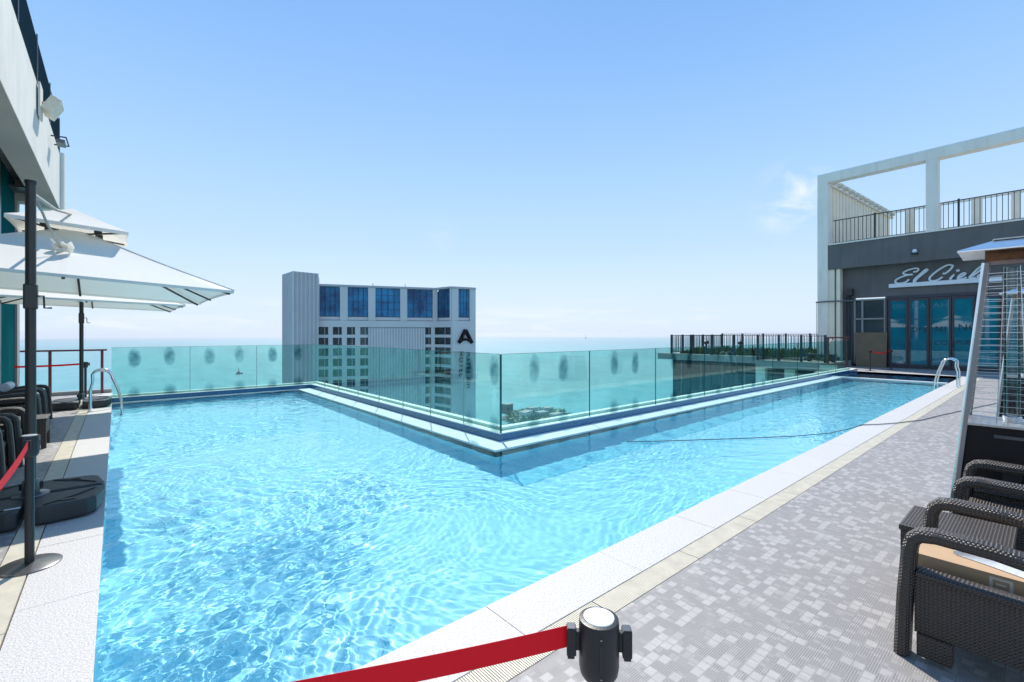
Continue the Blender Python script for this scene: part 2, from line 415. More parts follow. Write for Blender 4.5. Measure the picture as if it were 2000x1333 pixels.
def mat_canopy():
    m, t, b = new_mat('white_canopy_cloth'); t.nodes.remove(b); v = coords(t); nz = noise(t, v, 3, 4); n2 = noise(t, v, 260, 2)
    d = node(t, 'ShaderNodeBsdfDiffuse'); tl = node(t, 'ShaderNodeBsdfTranslucent'); mx = node(t, 'ShaderNodeMixShader'); mx.inputs[0].default_value = .17
    t.links.new(mixc(t, nz, (.90, .88, .82), (.94, .92, .86)), d.inputs[0]); tl.inputs[0].default_value = (.85, .84, .76, 1)
    bp = node(t, 'ShaderNodeBump'); bp.inputs['Strength'].default_value = .1; bp.inputs['Distance'].default_value = .003
    t.links.new(n2, bp.inputs['Height']); t.links.new(bp.outputs[0], d.inputs['Normal'])
    t.links.new(d.outputs[0], mx.inputs[1]); t.links.new(tl.outputs[0], mx.inputs[2]); t.links.new(mx.outputs[0], t.nodes['Material Output'].inputs[0])
    return m
M['canopy'] = mat_canopy()
def mat_belt():
    m, t, b = new_mat('red_belt'); v = coords(t)
    sp = node(t, 'ShaderNodeSeparateXYZ'); t.links.new(v, sp.inputs[0])
    wv = math_(t, 'SINE', math_(t, 'MULTIPLY', sp.outputs[2], 2600))
    t.links.new(mixc(t, mrange(t, wv, -1, 1), (.66, .003, .020), (.78, .006, .030)), b.inputs['Base Color'])
    b.inputs['Roughness'].default_value = .6; bump(t, b, wv, .2, .001)
    tl = node(t, 'ShaderNodeBsdfTranslucent'); tl.inputs[0].default_value = (.85, .003, .02, 1)
    mx = node(t, 'ShaderNodeMixShader'); mx.inputs[0].default_value = .35
    t.links.new(b.outputs[0], mx.inputs[1]); t.links.new(tl.outputs[0], mx.inputs[2]); t.links.new(mx.outputs[0], t.nodes['Material Output'].inputs[0]); return m
M['belt'] = mat_belt()
def mat_leaf(name, a, b2):
    m, t, b = new_mat(name); inf = node(t, 'ShaderNodeNewGeometry')
    t.links.new(mixc(t, inf.outputs['Random Per Island'], a, b2), b.inputs['Base Color']); b.inputs['Roughness'].default_value = .6
    return m
M['leaf'] = mat_leaf('terrace_leaf', (.03, .065, .015), (.14, .19, .035))
M['leaf_pale'] = mat_leaf('pale_leaf', (.12, .18, .08), (.45, .50, .38))
M['rock'] = basic('shore_rock', (.16, .16, .14), .9, var=.4, nscale=.05)

# ------------------------------------------------------------------ sea and shore
SEA_Z = -140.0
def sea():
    mb = MB(); n = 96; rad = [3, 200, 800, 2500, 5000, 9000, 14000, 20000]
    vs = []
    for r in rad:
        for k in range(n):
            a = 2 * math.pi * k / n; vs.append((r * math.cos(a), r * math.sin(a), SEA_Z - r * r / (2 * 6.37e6)))
    fs = [tuple(range(n))]
    for i in range(len(rad) - 1):
        for k in range(n): fs.append((i * n + k, (i + 1) * n + k, (i + 1) * n + (k + 1) % n, i * n + (k + 1) % n))
    mb.add(vs, fs); o = mb.build('sea', M['sea'], smooth=True); tag(o, kind='structure')
sea()
def cam2w(xc, d, z=0.0): return Vector((.76 * xc + .65 * d, -.65 * xc + .76 * d, z))

rng = random.Random(3)
def shore():
    # a rocky spit with low houses far below, seen past the corner of the glass
    mb = MB(); n = 40; top = []; bot = []
    for k in range(n):
        a = 2 * math.pi * k / n; r = 1 + .18 * math.sin(3 * a + 1) + .12 * math.sin(7 * a)
        p = cam2w(48 + 66 * r * math.cos(a), 735 + 95 * r * math.sin(a))
        bot.append((p.x, p.y, SEA_Z - 1.0)); q = cam2w(48 + 58 * r * math.cos(a), 735 + 84 * r * math.sin(a)); top.append((q.x, q.y, SEA_Z + 4 + rng.random() * 3))
    mb.add(bot + top, [(k, (k + 1) % n, n + (k + 1) % n, n + k) for k in range(n)] + [tuple(range(n, 2 * n))])
    o = mb.build('rocky_spit', M['rock']); tag(o, kind='structure')
    houses = [(22, 742, 26, 12, 11, 0), (48, 752, 18, 12, 9, 1), (70, 735, 22, 11, 9, 0), (34, 775, 16, 10, 12, 1), (-8, 790, 14, 14, 16, 2), (60, 800, 20, 10, 8, 0)]
    labs = ["long low pale house on the rocky spit far below, nearest the glass corner post", "small pale house in the middle of the far spit below the pool",
            "pale house at the right end of the far spit below the glass", "narrow grey house behind the long one on the far spit", "dark tower-like house at the left end of the far spit", "low white house on the far edge of the spit by the sea"]
    for i, (x, d, wd, dp, h, k) in enumerate(houses):
        r = empty('shore_house', cam2w(x, d, SEA_Z + 4), rng.uniform(-.4, .4)); tag(r, labs[i], 'house', 'houses on the far spit')
        MB().box(-wd / 2, wd / 2, -dp / 2, dp / 2, 0, h).build('wall', [M['white_stucco'], M['concrete'], M['dark_render']][k], r)
        MB().prism([(-wd / 2 - .8, -dp / 2 - .8), (wd / 2 + .8, -dp / 2 - .8), (wd / 2 + .8, dp / 2 + .8), (-wd / 2 - .8, dp / 2 + .8)], h + .01, h + 1.3).build('roof', M['concrete'], r)
        for j in range(3): MB().box(-wd / 3 + j * wd / 3 - 1.2, -wd / 3 + j * wd / 3 + 1.2, -dp / 2 - .15, -dp / 2 - .01, h * .4, h * .7).build('window', M['hotel_pane'], r)
    mb = MB()
    for k in range(900):
        a = rng.random() * 6.28; rr = math.sqrt(rng.random()); p = cam2w(48 + 56 * rr * math.cos(a), 735 + 80 * rr * math.sin(a), SEA_Z + 5 + rng.random() * 6); s = rng.uniform(2, 5)
        d1 = Vector((rng.uniform(-1, 1), rng.uniform(-1, 1), rng.uniform(-.6, .6))) * s; d2 = Vector((rng.uniform(-1, 1), rng.uniform(-1, 1), rng.uniform(-.3, 1))) * s
        mb.add([p - d1, p - d2, p + d1, p + d2], [(0, 1, 2, 3)])
    tag(mb.build('shore_trees', M['leaf']), 'dark green tree cover on the rocky spit far below the pool corner', 'trees', kind='stuff')
shore()

def vessel(xc, d, s, label, name, hull):
    r = empty(name, cam2w(xc, d, SEA_Z - d * d / (2 * 6.37e6)), .5); tag(r, label, 'ship', None)
    MB().prism([(-4 * s, -1 * s), (3 * s, -1 * s), (4.4 * s, 0), (3 * s, 1 * s), (-4 * s, 1 * s)], 0, 1.6 * s).build('hull', hull, r)
    MB().box(-2.5 * s, -.2 * s, -.7 * s, .7 * s, 1.6 * s, 3.2 * s).build('cabin', hull, r)
    MB().tube([(-1.2 * s, 0, 3.2 * s), (-1.2 * s, 0, 7.5 * s)], .3 * s, 6).build('mast', hull, r)
vessel(-943, 1600, 2.9, "small dark fishing boat with a mast, alone on the sea behind the left glass fence", 'fishing_boat', M['dark_render'])
vessel(1920, 12000, 16, "faint far ship on the horizon right of the glass corner post", 'cargo_ship', M['dark_render'])

# ------------------------------------------------------------------ hotel tower beyond the pool
def hotel():
    yaw = -R(40.54)
    r = empty('hotel_tower', cam2w(0, 120, -140), yaw)
    tag(r, "tall grey ribbed hotel tower with a blue glass crown and a black A emblem", 'building')
    Z0 = 140.0   # local z of deck level
    def L(xc, d, z): return Vector((xc, d - 120, z + Z0))
    def eyeh(h): return CAM_H + h
    wall = MB(); crown_t = eyeh(13.5)
    # left tower slab: plan corners in camera-aligned metres
    a, b, c = (-63.0, 127.0), (-56.9, 120.0), (-52.6, 125.0); back = 22
    tt = eyeh(16.1)
    pl = [a, b, c, (c[0] - 4.5, c[1] + 12), (a[0] - 3.5, a[1] + 12)]
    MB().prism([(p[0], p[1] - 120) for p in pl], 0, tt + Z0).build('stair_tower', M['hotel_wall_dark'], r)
    ribs = MB()
    def rib_line(p, q, step, z0, z1, dep=.24, wd=.40):
        p = Vector((*p, 0)); q = Vector((*q, 0)); d = (q - p); n = max(1, int(d.length / step)); u = d.normalized(); nn = Vector((u.y, -u.x, 0))
        for i in range(n + 1):
            c0 = p + d * (i / n) + nn * (dep / 2 + .004)
            ribs.beam((c0.x, c0.y - 120, z0 + Z0), (c0.x, c0.y - 120, z1 + Z0), wd if abs(u.x) > .5 else dep, dep if abs(u.x) > .5 else wd, up=(0, 1, 0))
    rib_line(b, c, .95, -60, tt - .02, .22, .40); rib_line(a, b, 1.5, -60, tt - .02, .12, .14)
    # main facade: polyline in plan
    P0, P1, P2, P3 = (-53.6, 127.0), (-22.7, 138.5), (-17.6, 134.0), (-11.0, 138.0)
    def at(px):   # point on facade polyline for a measured picture column
        k = (px - 1000) / FPX
        for p, q in ((P0, P1), (P1, P2), (P2, P3)):
            den = (q[0] - p[0]) - k * (q[1] - p[1]); s = (k * p[1] - p[0]) / den
            if -.02 <= s <= 1.02: return (p[0] + (q[0] - p[0]) * s, p[1] + (q[1] - p[1]) * s)
        return P3
    core = [P0, P1, P2, (P3[0] - .5, P3[1]), (-13.6, 158.0), (-60.5, 146.0)]
    off = .9
    MB().prism([(p[0] + (0 if i in (0, 3) else 0), p[1] - 120 + (off if i < 4 else 0)) for i, p in enumerate(core)], 0, crown_t - 1 + Z0).build('core', M['dark_window'], r)
    def panel(px0, px1, z0, z1, out=0.0, name='wall', m='hotel_wall', th=.9):
        # prisms between measured columns, follow the facade
        cuts = [px0] + [p for p in (852, 882) if px0 < p < px1] + [px1]
        g = MB()
        for u, v in zip(cuts[:-1], cuts[1:]):
            A = at(u + (.01 if u in (852, 882) else 0)); B = at(v - (.01 if v in (852, 882) else 0)); d = Vector((B[0] - A[0], B[1] - A[1])).normalized(); nn = Vector((d.y, -d.x))
            o1 = nn * out; o2 = nn * (out - th)
            poly = [(A[0] + o1.x, A[1] + o1.y - 120), (B[0] + o1.x, B[1] + o1.y - 120), (B[0] + o2.x, B[1] + o2.y - 120), (A[0] + o2.x, A[1] + o2.y - 120)]
            g.prism(poly, z0 + Z0, z1 + Z0)
        return g.build(name, M[m], r)
    def zz(py, px=720):   # height on the facade for a measured picture row
        p = at(px); return CAM_H + (EYE - py) * p[1] / FPX
    top = crown_t; cb = zz(625); ct = zz(559)
    # crown piers and bays
    bays = [(624, 664), (679, 719), (733, 781.5), (795, 845), (854, 880), (894.5, 917)]
    piers = [(619, 624), (664, 679), (719, 733), (781.5, 795), (845, 854), (880, 894.5), (917, 928)]
    for u, v in piers: panel(u, v, cb - .2, top - .3, .35, 'crown_pier')
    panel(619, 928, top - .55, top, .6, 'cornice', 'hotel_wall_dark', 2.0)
    for u, v in bays:
        gl = panel(u + .2, v - .2, cb + 1.0, top - .6, -.35, 'glass_bay', 'hotel_crown', .3)
        mul = MB(); n = 4
        for i in range(1, n):
            p = at(u + (v - u) * i / n); mul.box(p[0] - .035, p[0] + .035, p[1] - 120 + .12, p[1] - 120 + .3, cb + 1 + Z0, top - .6 + Z0)
        for j in range(1, 4):
            A = at(u + .3); B = at(v - .3); z = cb + 1 + (top - cb - 1.6) * j / 4 + Z0
            mul.beam((A[0], A[1] - 120 + .2, z), (B[0], B[1] - 120 + .2, z), .08, .08)
        mul.build('mullion', M['slate_fence'], gl)
        panel(u + .2, v - .2, cb - .1, cb + .75, -.15, 'sill_band', 'hotel_wall', .5)
    panel(619, 883, zz(640) + .1, cb - .25, .30, 'band')
    # solid ribbed middle and right pier
    panel(719, 830.5, -120, zz(640), .15, 'ribbed_wall', 'hotel_wall_dark')  # shade between the ribs is put into this darker base colour
    panel(882.5, 928, -120, cb - .25, .35, 'sign_pier')
    rib_line(at(721), at(829), .75, -45, zz(640) - .3)
    rib_line(at(884), at(927), .75, -45, cb - .5, .16, .2)
    # window grid
    cols = [(622, 641), (650, 667.5), (677.5, 693.5), (703.5, 718.5), (831, 842), (849, 881.5)]
    pit = 2.93; zt = zz(640)
    rows = 13
    strips = [(619, 622), (641, 650), (667.5, 677.5), (693.5, 703.5), (842, 849), (881.3, 882.5)]
    for u, v in strips: panel(u, v, -120, zt + .1, .15, 'pier')
    for ci, (u, v) in enumerate(cols):
        for k in range(rows):
            zt2 = zt - k * pit
            panel(u + .05, v - .05, zt2 - pit + .02, zt2 - 2.05, .02, 'spandrel', 'hotel_wall', .6)
            wq = panel(u + .3, v - .3, zt2 - 2.0, zt2 - .02, -.3, 'window', rng.choice(['hotel_pane', 'hotel_pane', 'hotel_pane_b', 'hotel_pane_c']), .12)
            A = at(u + (v - u) * .62)
            MB().box(A[0] - .06, A[0] + .06, A[1] - 120 + .05, A[1] - 120 + .25, zt2 - 2 + Z0, zt2 - .02 + Z0).build('frame', M['hotel_wall_dark'], wq)
        panel(u, v, -120, zt - rows * pit, .1, 'lower_wall')
    ribs.build('cladding_rib', M['hotel_wall'], r)
    # black A emblem
    p = at(907); q0 = at(885); q1 = at(926); d = (Vector((*q1, 0)) - Vector((*q0, 0))).normalized(); nn = Vector((d.y, -d.x, 0))
    s = p[1] / FPX
    def W(px, py, o): 
        A = at(px); return Vector((A[0], A[1] - 120, CAM_H + (EYE - py) * A[1] / FPX + Z0)) + nn * o
    em = MB()
    em.tube([W(894, 670, .75), W(897, 665, .75), (W(906.8, 645, .75))], .55, 8)
    em.tube([W(920, 670, .75), W(917, 665, .75), (W(907.2, 645, .75))], .55, 8)
    em.tube([W(897, 668, .75), W(902, 664.2, .75), W(907, 663, .75), W(912, 664.2, .75), W(917, 668, .75)], .36, 8)
    em.build('emblem', M['hotel_dark'], r, smooth=True)
    def text(body, px, py, size, name):
        c = bpy.data.curves.new(name, 'FONT'); c.body = body; c.size = size; c.extrude = .06; c.offset = -.02; c.space_character = 1.3
        c.materials.append(M['hotel_dark']); o = bpy.data.objects.new(name, c)
        pos = W(px, py, .62); ang = math.atan2(d.y, d.x)
        m3 = Matrix.Translation(pos) @ Matrix.Rotation(ang, 4, 'Z') @ Matrix.Rotation(R(90), 4, 'X') @ Matrix.Rotation(R(-90), 4, 'Z')
        dg = bpy.context.evaluated_depsgraph_get(); C.objects.link(o); dg.update()
        me = bpy.data.meshes.new_from_object(o.evaluated_get(dg)); C.objects.unlink(o); bpy.data.objects.remove(o)
        me.transform(m3); ob = bpy.data.objects.new(name, me); C.objects.link(ob); ob.parent = r
    text("HOTEL", 895.5, 686, 2.0, 'lettering'); text("MATBE AIM", 909.5, 688, 1.7, 'lettering')
    # roof bits
    for px in (720, 785): 
        A = at(px); MB().tube([(A[0], A[1] - 116, top + Z0), (A[0], A[1] - 116, top + 1.1 + Z0)], .12, 6).build('roof_mast', M['hotel_wall_dark'], r)
hotel()

# ------------------------------------------------------------------ deck, coping, pool
PX0, PY0 = -.085, 2.226          # pool's near edges
XE, YE = 20.5, 14.4              # far ends of the arms
XI, YI = 4.05, 5.10              # water's inner edges of the two arms
deck = MB(); 
deck.add([(-9, -9, 0), (28.2, -9, 0), (28.2, 1.675, 0), (-9, 1.675, 0)], [(0, 1, 2, 3)])
deck.add([(-9, 1.675, 0), (-.632, 1.675, 0), (-.632, 17.0, 0), (-9, 17.0, 0)], [(0, 1, 2, 3)])
deck.add([(24.72, 1.675, 0), (28.2, 1.675, 0), (28.2, 6.5, 0), (24.72, 6.5, 0)], [(0, 1, 2, 3)])
tag(deck.build('pool_deck', M['deck']), kind='structure')
# slab under everything (sub-floor of the terrace)
sl = MB(); sl.box(-9, 28.6, -9.5, 1.67, -.6, -.012); sl.box(-9, -.64, 1.67, 17.1, -.6, -.012); sl.box(24.74, 28.6, 1.67, 6.5, -.6, -.012); sl.box(22.5, 24.74, 6.31, 6.6, -.6, .0); sl.box(22.5, 24.29, 5.96, 6.3, -.6, .0)
tag(sl.build('deck_slab', M['concrete']), kind='structure')

coping = MB(); coping.box(PX0 - .36, PX0 - .012, PY0 - .36, 16.9, -.3, -.03); coping.box(PX0 - .36, 24.2, PY0 - .36, PY0 - .012, -.3, -.03)
cop = coping.build('pool_coping', M['concrete']); tag(cop, kind='structure')
def stones(axis, lo, hi, step, start, other, name='coping_stone'):
    a = start
    while a < hi:
        b2 = min(a + step, hi); g = .0013
        q = MB()
        if axis == 'x': q.box(a + g, b2 - g, other[0], other[1], -.045, rng.uniform(-.0006, .0006))
        else: q.box(other[0], other[1], a + g, b2 - g, -.045, rng.uniform(-.0006, .0006))
        o = q.build(name, M['granite'], cop, bevel=.002); a = b2
stones('x', 0, 24.7, 1.075, .62, (PY0 - .379, PY0)); stones('y', 0, 16.95, 1.075, 1.84, (PX0 - .375, PX0))
q = MB(); q.box(PX0 - .375, .613, PY0 - .379, PY0, -.045, 0); q.build('coping_stone', M['granite'], cop, bevel=.004)
# drain channels with slatted beige covers
def grate(axis, start, end, lo, hi):
    root = MB()
    if axis == 'x': root.box(start, end, lo, hi, -.08, -.030)
    else: root.box(lo, hi, start, end, -.08, -.030)
    rt = root.build('drain_channel', M['gutter_dark']); tag(rt, kind='structure')
    a = start; L = 1.02
    while a < end - .05:
        b2 = min(a + L, end); q = MB(); s = a + .006; fine = (abs(a) < 6 if axis == 'x' else a < 6)
        wd_, st_ = (.0085, .0135) if fine else (.019, .030)
        while s < b2 - wd_:
            if axis == 'x': q.box(s, s + wd_, lo + .004, hi - .004, -.022, 0.0)
            else: q.box(lo + .004, hi - .004, s, s + wd_, -.022, 0.0)
            s += st_
        o = q.build('drain_cover', M['beige'], rt)
        o['kind'] = 'stuff'
        a = b2
grate('x', -.46 + .64, 24.7, 1.677, PY0 - .383); grate('y', 1.7, 16.9, -.630, PX0 - .379)

# basin
D = .64
bs = MB()
def quad(a, b, c, d): bs.add([a, b, c, d], [(0, 1, 2, 3)])
quad((PX0, PY0, -D), (XE, PY0, -D), (XE, YI, -D), (PX0, YI, -D)); quad((PX0, YI, -D), (XI, YI, -D), (XI, YE, -D), (PX0, YE, -D))
zt = -.0
for (x0, y0), (x1, y1) in (((PX0, PY0), (XE, PY0)), ((XE, PY0), (XE, YI)), ((XE, YI), (XI, YI)), ((XI, YI), (XI, YE)), ((XI, YE), (PX0, YE)), ((PX0, YE), (PX0, PY0))):
    quad((x0, y0, -D), (x1, y1, -D), (x1, y1, -.046), (x0, y0, -.046))
basin = bs.build('pool_basin', M['mosaic_pool']); tag(basin, kind='structure')
basin.cycles.is_caustics_receiver = True
# water-level ledge (white strip) + blue tiled riser + white kerb on the sea side
KH = .113
led = MB()
led.box(XI, XI + .38, YI + .37, YE, -.3, -.002); led.box(XI, XE, YI, YI + .37, -.3, -.002); led.box(PX0, XI + .38, YE, YE + .10, -.3, -.002)
tag(led.build('overflow_ledge', M['kerb_white']), kind='structure')
ris = MB()
ris.box(XI + .38, XI + .40, YI + .39, YE + .10, -.05, KH - .012); ris.box(XI + .38, 24.3, YI + .37, YI + .39, -.05, KH - .012); ris.box(PX0, XI + .40, YE + .10, YE + .12, -.05, KH - .012)
tag(ris.build('tiled_riser', M['mosaic_blue']), kind='structure')
kb = MB()
kb.box(XI + .402, XI + .85, YI + .85, YE + .121, -1.2, KH); kb.box(XI + .402, 24.3, YI + .392, YI + .85, -1.2, KH); kb.box(PX0 - .3, XI + .85, YE + .122, YE + .60, -1.2, KH)
tag(kb.build('sea_side_kerb', M['kerb_white'], bevel=.012), kind='structure')
# raised inner lip on the kerb that holds the glass
lp = MB(); GX, GY, GE = XI + .46, YI + .44, YE + .18
lp.box(GX + .10, GX + .22, GY + .22, GE, KH + .002, KH + .05); lp.box(GX + .10, 24.0, GY + .10, GY + .22, KH + .002, KH + .05); lp.box(PX0 - .1, GX + .22, GE + .05, GE + .13, KH + .002, KH + .05)
tag(lp.build('kerb_lip', M['kerb_white'], bevel=.01), kind='structure')

# outer facade of our own building below the kerb
tag(MB().box(-9, 4.85, YE + .62, 17.1, -60, -.61).build('lower_facade', M['concrete']), kind='structure')

# weir and second basin at the right end
tag(MB().box(XE, XE + .16, PY0, YI + .37, -1.15, .025).build('weir_wall', M['kerb_white'], bevel=.008), kind='structure')
b2 = MB()
for a in ([(XE + .16, PY0, -.5), (24.3, PY0, -.5), (24.3, YI + .37, -.5), (XE + .16, YI + .37, -.5)],
          [(24.3, PY0, -.5), (24.3, YI + .37, -.5), (24.3, YI + .37, -.0), (24.3, PY0, -.0)],
          [(XE + .16, PY0, -.5), (24.3, PY0, -.5), (24.3, PY0, -.046), (XE + .16, PY0, -.046)]): b2.add(a, [(0, 1, 2, 3)])
tag(b2.build('overflow_basin', M['mosaic_blue']), kind='structure')
tag(MB().box(24.3, 24.72, 1.675, 6.3, -.3, .004).build('end_coping', M['granite'], bevel=.004), kind='structure')

# water surfaces: real waves, finer near the camera
def waves():
    rs = np.random.RandomState(5); out = []
    for k in range(110):
        lam = .058 * (.62 / .058) ** rs.rand(); ang = rs.uniform(0, 2 * math.pi)
        out.append((2 * math.pi / lam, ang, rs.uniform(0, 6.28), lam * .00105))
    return out
WV = waves()
def height(X, Y):
    # slow bending of the phase breaks up the regular trains
    bx = X + .22 * np.sin(1.1 * X + 1.7 * Y) + .10 * np.sin(3.1 * Y - 1.4 * X + 1)
    by = Y + .22 * np.sin(1.3 * Y - 1.2 * X + 2) + .10 * np.sin(2.7 * X + 1.9 * Y)
    Z = np.zeros_like(X)
    for k, a, p, A in WV:
        Z += A * np.sin(k * (bx * math.cos(a) + by * math.sin(a)) + p)
    sm = lambda v: 1 / (1 + np.exp(-v))
    wob = .25 * np.sin(2.1 * Y + 1.3 * X) + .18 * np.sin(3.7 * X - 2.2 * Y)
    amp = .50 + .14 * np.sin(.9 * X + .5 * Y + .6) * np.sin(.7 * Y - .4 * X)
    near = .78 * sm((1.3 + .52 * (Y - 2.57) + wob - X) * 5) * sm((5.9 + wob - Y) * 2.5)       # churned water nearest the camera
    near = near + .38 * np.exp(-((Y - 8.1 - .87 * X - wob) / .55) ** 2) + .30 * sm((X - 12.5 + wob) * 1.2)
    jet = np.exp(-((X - 3.7) ** 2 + (Y - 13.9) ** 2) / 1.2) * 2.2
    return Z * (amp + near + jet) - .022
def water_mesh(name, xs, ys, mask, mat, base=0.0):
    X, Y = np.meshgrid(xs, ys); Z = height(X, Y) + base
    n, m = len(xs), len(ys); v = np.stack([X, Y, Z], -1).reshape(-1, 3)
    i = np.arange(n * m).reshape(m, n)
    f = np.stack([i[:-1, :-1], i[:-1, 1:], i[1:, 1:], i[1:, :-1]], -1)
    cx = (X[:-1, :-1] + X[1:, 1:]) / 2; cy = (Y[:-1, :-1] + Y[1:, 1:]) / 2
    f = f[mask(cx, cy)].reshape(-1, 4); used = np.unique(f); re = np.full(n * m, -1); re[used] = np.arange(len(used)); f = re[f]; v = v[used]
    me = bpy.data.meshes.new(name); me.vertices.add(len(v)); me.vertices.foreach_set('co', v.ravel().astype(np.float32))
    me.loops.add(f.size); me.loops.foreach_set('vertex_index', f.ravel().astype(np.int32))
    me.polygons.add(len(f)); me.polygons.foreach_set('loop_start', (np.arange(len(f)) * 4).astype(np.int32))
    me.update(calc_edges=True); me.validate(); me.shade_smooth(); me.materials.append(mat)
    o = bpy.data.objects.new(name, me); C.objects.link(o); return o
xs = np.unique(np.concatenate([np.linspace(PX0, XI, 400), np.linspace(XI, XE, 520)])); ys = np.unique(np.concatenate([np.linspace(PY0, YI, 270), np.linspace(YI, YE, 520)]))
wt = water_mesh('pool_water', xs, ys, lambda x, y: (y < YI) | (x < XI), M['water']); tag(wt, kind='structure')
wt.cycles.is_caustics_caster = True
w2 = water_mesh('basin_water', np.linspace(XE + .16, 24.3, 90), np.linspace(PY0, YI + .37, 90), lambda x, y: x > 0, M['water'], -.04); tag(w2, kind='structure')
w2.cycles.is_caustics_caster = True

# ------------------------------------------------------------------ glass fence
def pane(p0, p1, z0, z1, parent, m='fence_glass'):
    p0 = Vector(p0); p1 = Vector(p1); c = (p0 + p1) / 2; d = p1 - p0; L = d.length; ang = math.atan2(d.y, d.x)
    mb = MB(); mb.box(-L / 2 + .006, L / 2 - .006, -.006, .006, 0, z1 - z0)
    o = mb.build('glass_pane', M[m], parent, loc=(c.x, c.y, z0), rz=ang)
    MB().box(-L / 2 + .006, L / 2 - .006, -.0062, .0062, z1 - z0 + .001, z1 - z0 + .006).build('top_edge', M['glass_edge'], o)
    return o
def fence(label, pts, z1, seam):
    r = empty('glass_fence', (0, 0, 0)); tag(r, label, 'fence', 'glass fences around the sea side of the pool')
    for i, (a, b) in enumerate(zip(pts[:-1], pts[1:])):
        clear = (seam == 'seam' and a[0] == b[0] and i > 0) or (seam == 'glass_edge' and i > 4)
        pane((*a, KH + .003), (*b, KH + .003), KH + .003, z1, r, 'fence_glass_clear' if clear else 'fence_glass')
    for a in pts[1:-1]:
        MB().box(a[0] - .006, a[0] + .006, a[1] - .006, a[1] + .006, KH + .003, z1).build('seam', M[seam], r)
    return r
xs_r = [GX, 6.62, 8.80, 10.95, 13.1, 15.2, 17.3, 19.4, 21.5, 23.4]
fence("green tinted glass fence along the pool's right arm, from corner post to restaurant", [(x, GY) for x in [GX + .012] + xs_r[1:]], 1.32, 'glass_edge')
ysl = [GY + .012, 6.55, 7.65, 8.75, 9.9, 11.1, 12.4, 13.5, GE - .01]
fence("green tinted glass fence along the pool's left arm, before the hotel tower", [(GX, y) for y in ysl], 1.32, 'seam')
fence("green tinted glass fence at the far left end of the pool, beside the maroon railing", [(x, GE) for x in (GX, 3.0, 1.45, -.1)], 1.30, 'seam')
tag(MB().box(GX - .012, GX + .012, GY - .012, GY + .012, KH, 1.32).build('corner_post', M['glass_edge']), "dark teal vertical edge where the two glass fences meet at the pool's inner corner", 'post')

# ------------------------------------------------------------------ restaurant wing on the right
RB = empty('restaurant_building', (28.0, 5.0, 0), -R(2.73))
tag(RB, "dark grey restaurant building with folding glass doors and an open white frame on its roof", 'building')
cs, sn = math.cos(R(2.73)), math.sin(R(2.73))
def bl(px, py, xb):
    """local (y, z) on the building plane x = xb of a measured point"""
    k = (px - 1000) / FPX; dx, dy = .76 * k + .65, -.65 * k + .76
    # world point = t*(dx,dy); local x = (X-28)*cos - ... (rotation by -2.73 deg)
    # local = R(+2.73) * (P - (28,5))
    ax = dx * cs - dy * sn; bx = -28 * cs + 5 * sn
    t = (xb - bx) / ax
    X, Y = t * dx - 28, t * dy - 5
    return X * sn + Y * cs, CAM_H + (EYE - py) * t / FPX
FX = -.55
yl, ztop = bl(1597, 345, FX); 
zf1 = bl(1617, 480, FX)[1]; zf0 = bl(1647, 524.6, FX)[1]
YR = -15.0
# fascia, soffit, sign wall
MB().box(FX, FX + .3, YR, yl - .48, zf0, zf1).build('fascia', M['dark_render'], RB)
MB().box(FX - .04, FX + .34, YR, yl - .48, zf1 + .002, zf1 + .07).build('coping', M['pale_paint'], RB)
MB().box(FX + .302, -.002, YR, yl - .5, zf0 + .05, zf0 + .25).build('soffit', M['dark_render'], RB)
MB().box(FX + .302, 11.5, YR, yl - .3, zf0 + .26, zf1 - .1).build('terrace_slab', M['concrete'], RB)
dt = 3.35
yd = {p: bl(p, 650, 0)[0] for p in (1645, 1665, 1668, 1730, 1735, 1775, 1817, 1860, 1905)}
MB().box(0, .35, YR, yl - .3, dt + .06, zf0 + .049).build('sign_wall', M['dark_render'], RB)
MB().box(0, .35, yd[1665], yl - .3, 0, dt + .059).build('side_wall', M['dark_render'], RB)
MB().box(.36, 5.0, YR, yl - .35, -8, dt).build('interior', M['dark_ceiling'], RB)
# door head and sill
MB().box(-.06, .2, YR, yd[1735] + .02, dt - .07, dt + .058).build('door_head', M['door_frame'], RB)
MB().box(-.06, .2, YR, yd[1735] + .02, .0, .08).build('door_sill', M['door_frame'], RB)
ys_d = [yd[1735], yd[1775], yd[1817], yd[1860], yd[1905]]
wdt = (ys_d[0] - ys_d[4]) / 4
ys_d = [ys_d[0] - i * wdt for i in range(12)]
for i in range(11):
    a, b = ys_d[i], ys_d[i + 1]
    g = MB(); t_ = .085
    g.box(-.03, .05, b + .01, b + t_, .09, dt - .08); g.box(-.03, .05, a - t_, a - .01, .09, dt - .08)
    g.box(-.03, .05, b + t_, a - t_, .09, .22); g.box(-.03, .05, b + t_, a - t_, dt - .2, dt - .08)
    fr = g.build('folding_door', M['door_frame'], RB)
    MB().box(.0, .02, b + t_, a - t_, .22, dt - .2).build('pane', M['door_glass'], fr)
    if i < 4: MB().box(-.06, -.031, a - .075, a - .045, 1.0, 1.25).build('handle', M['black_metal'], fr)
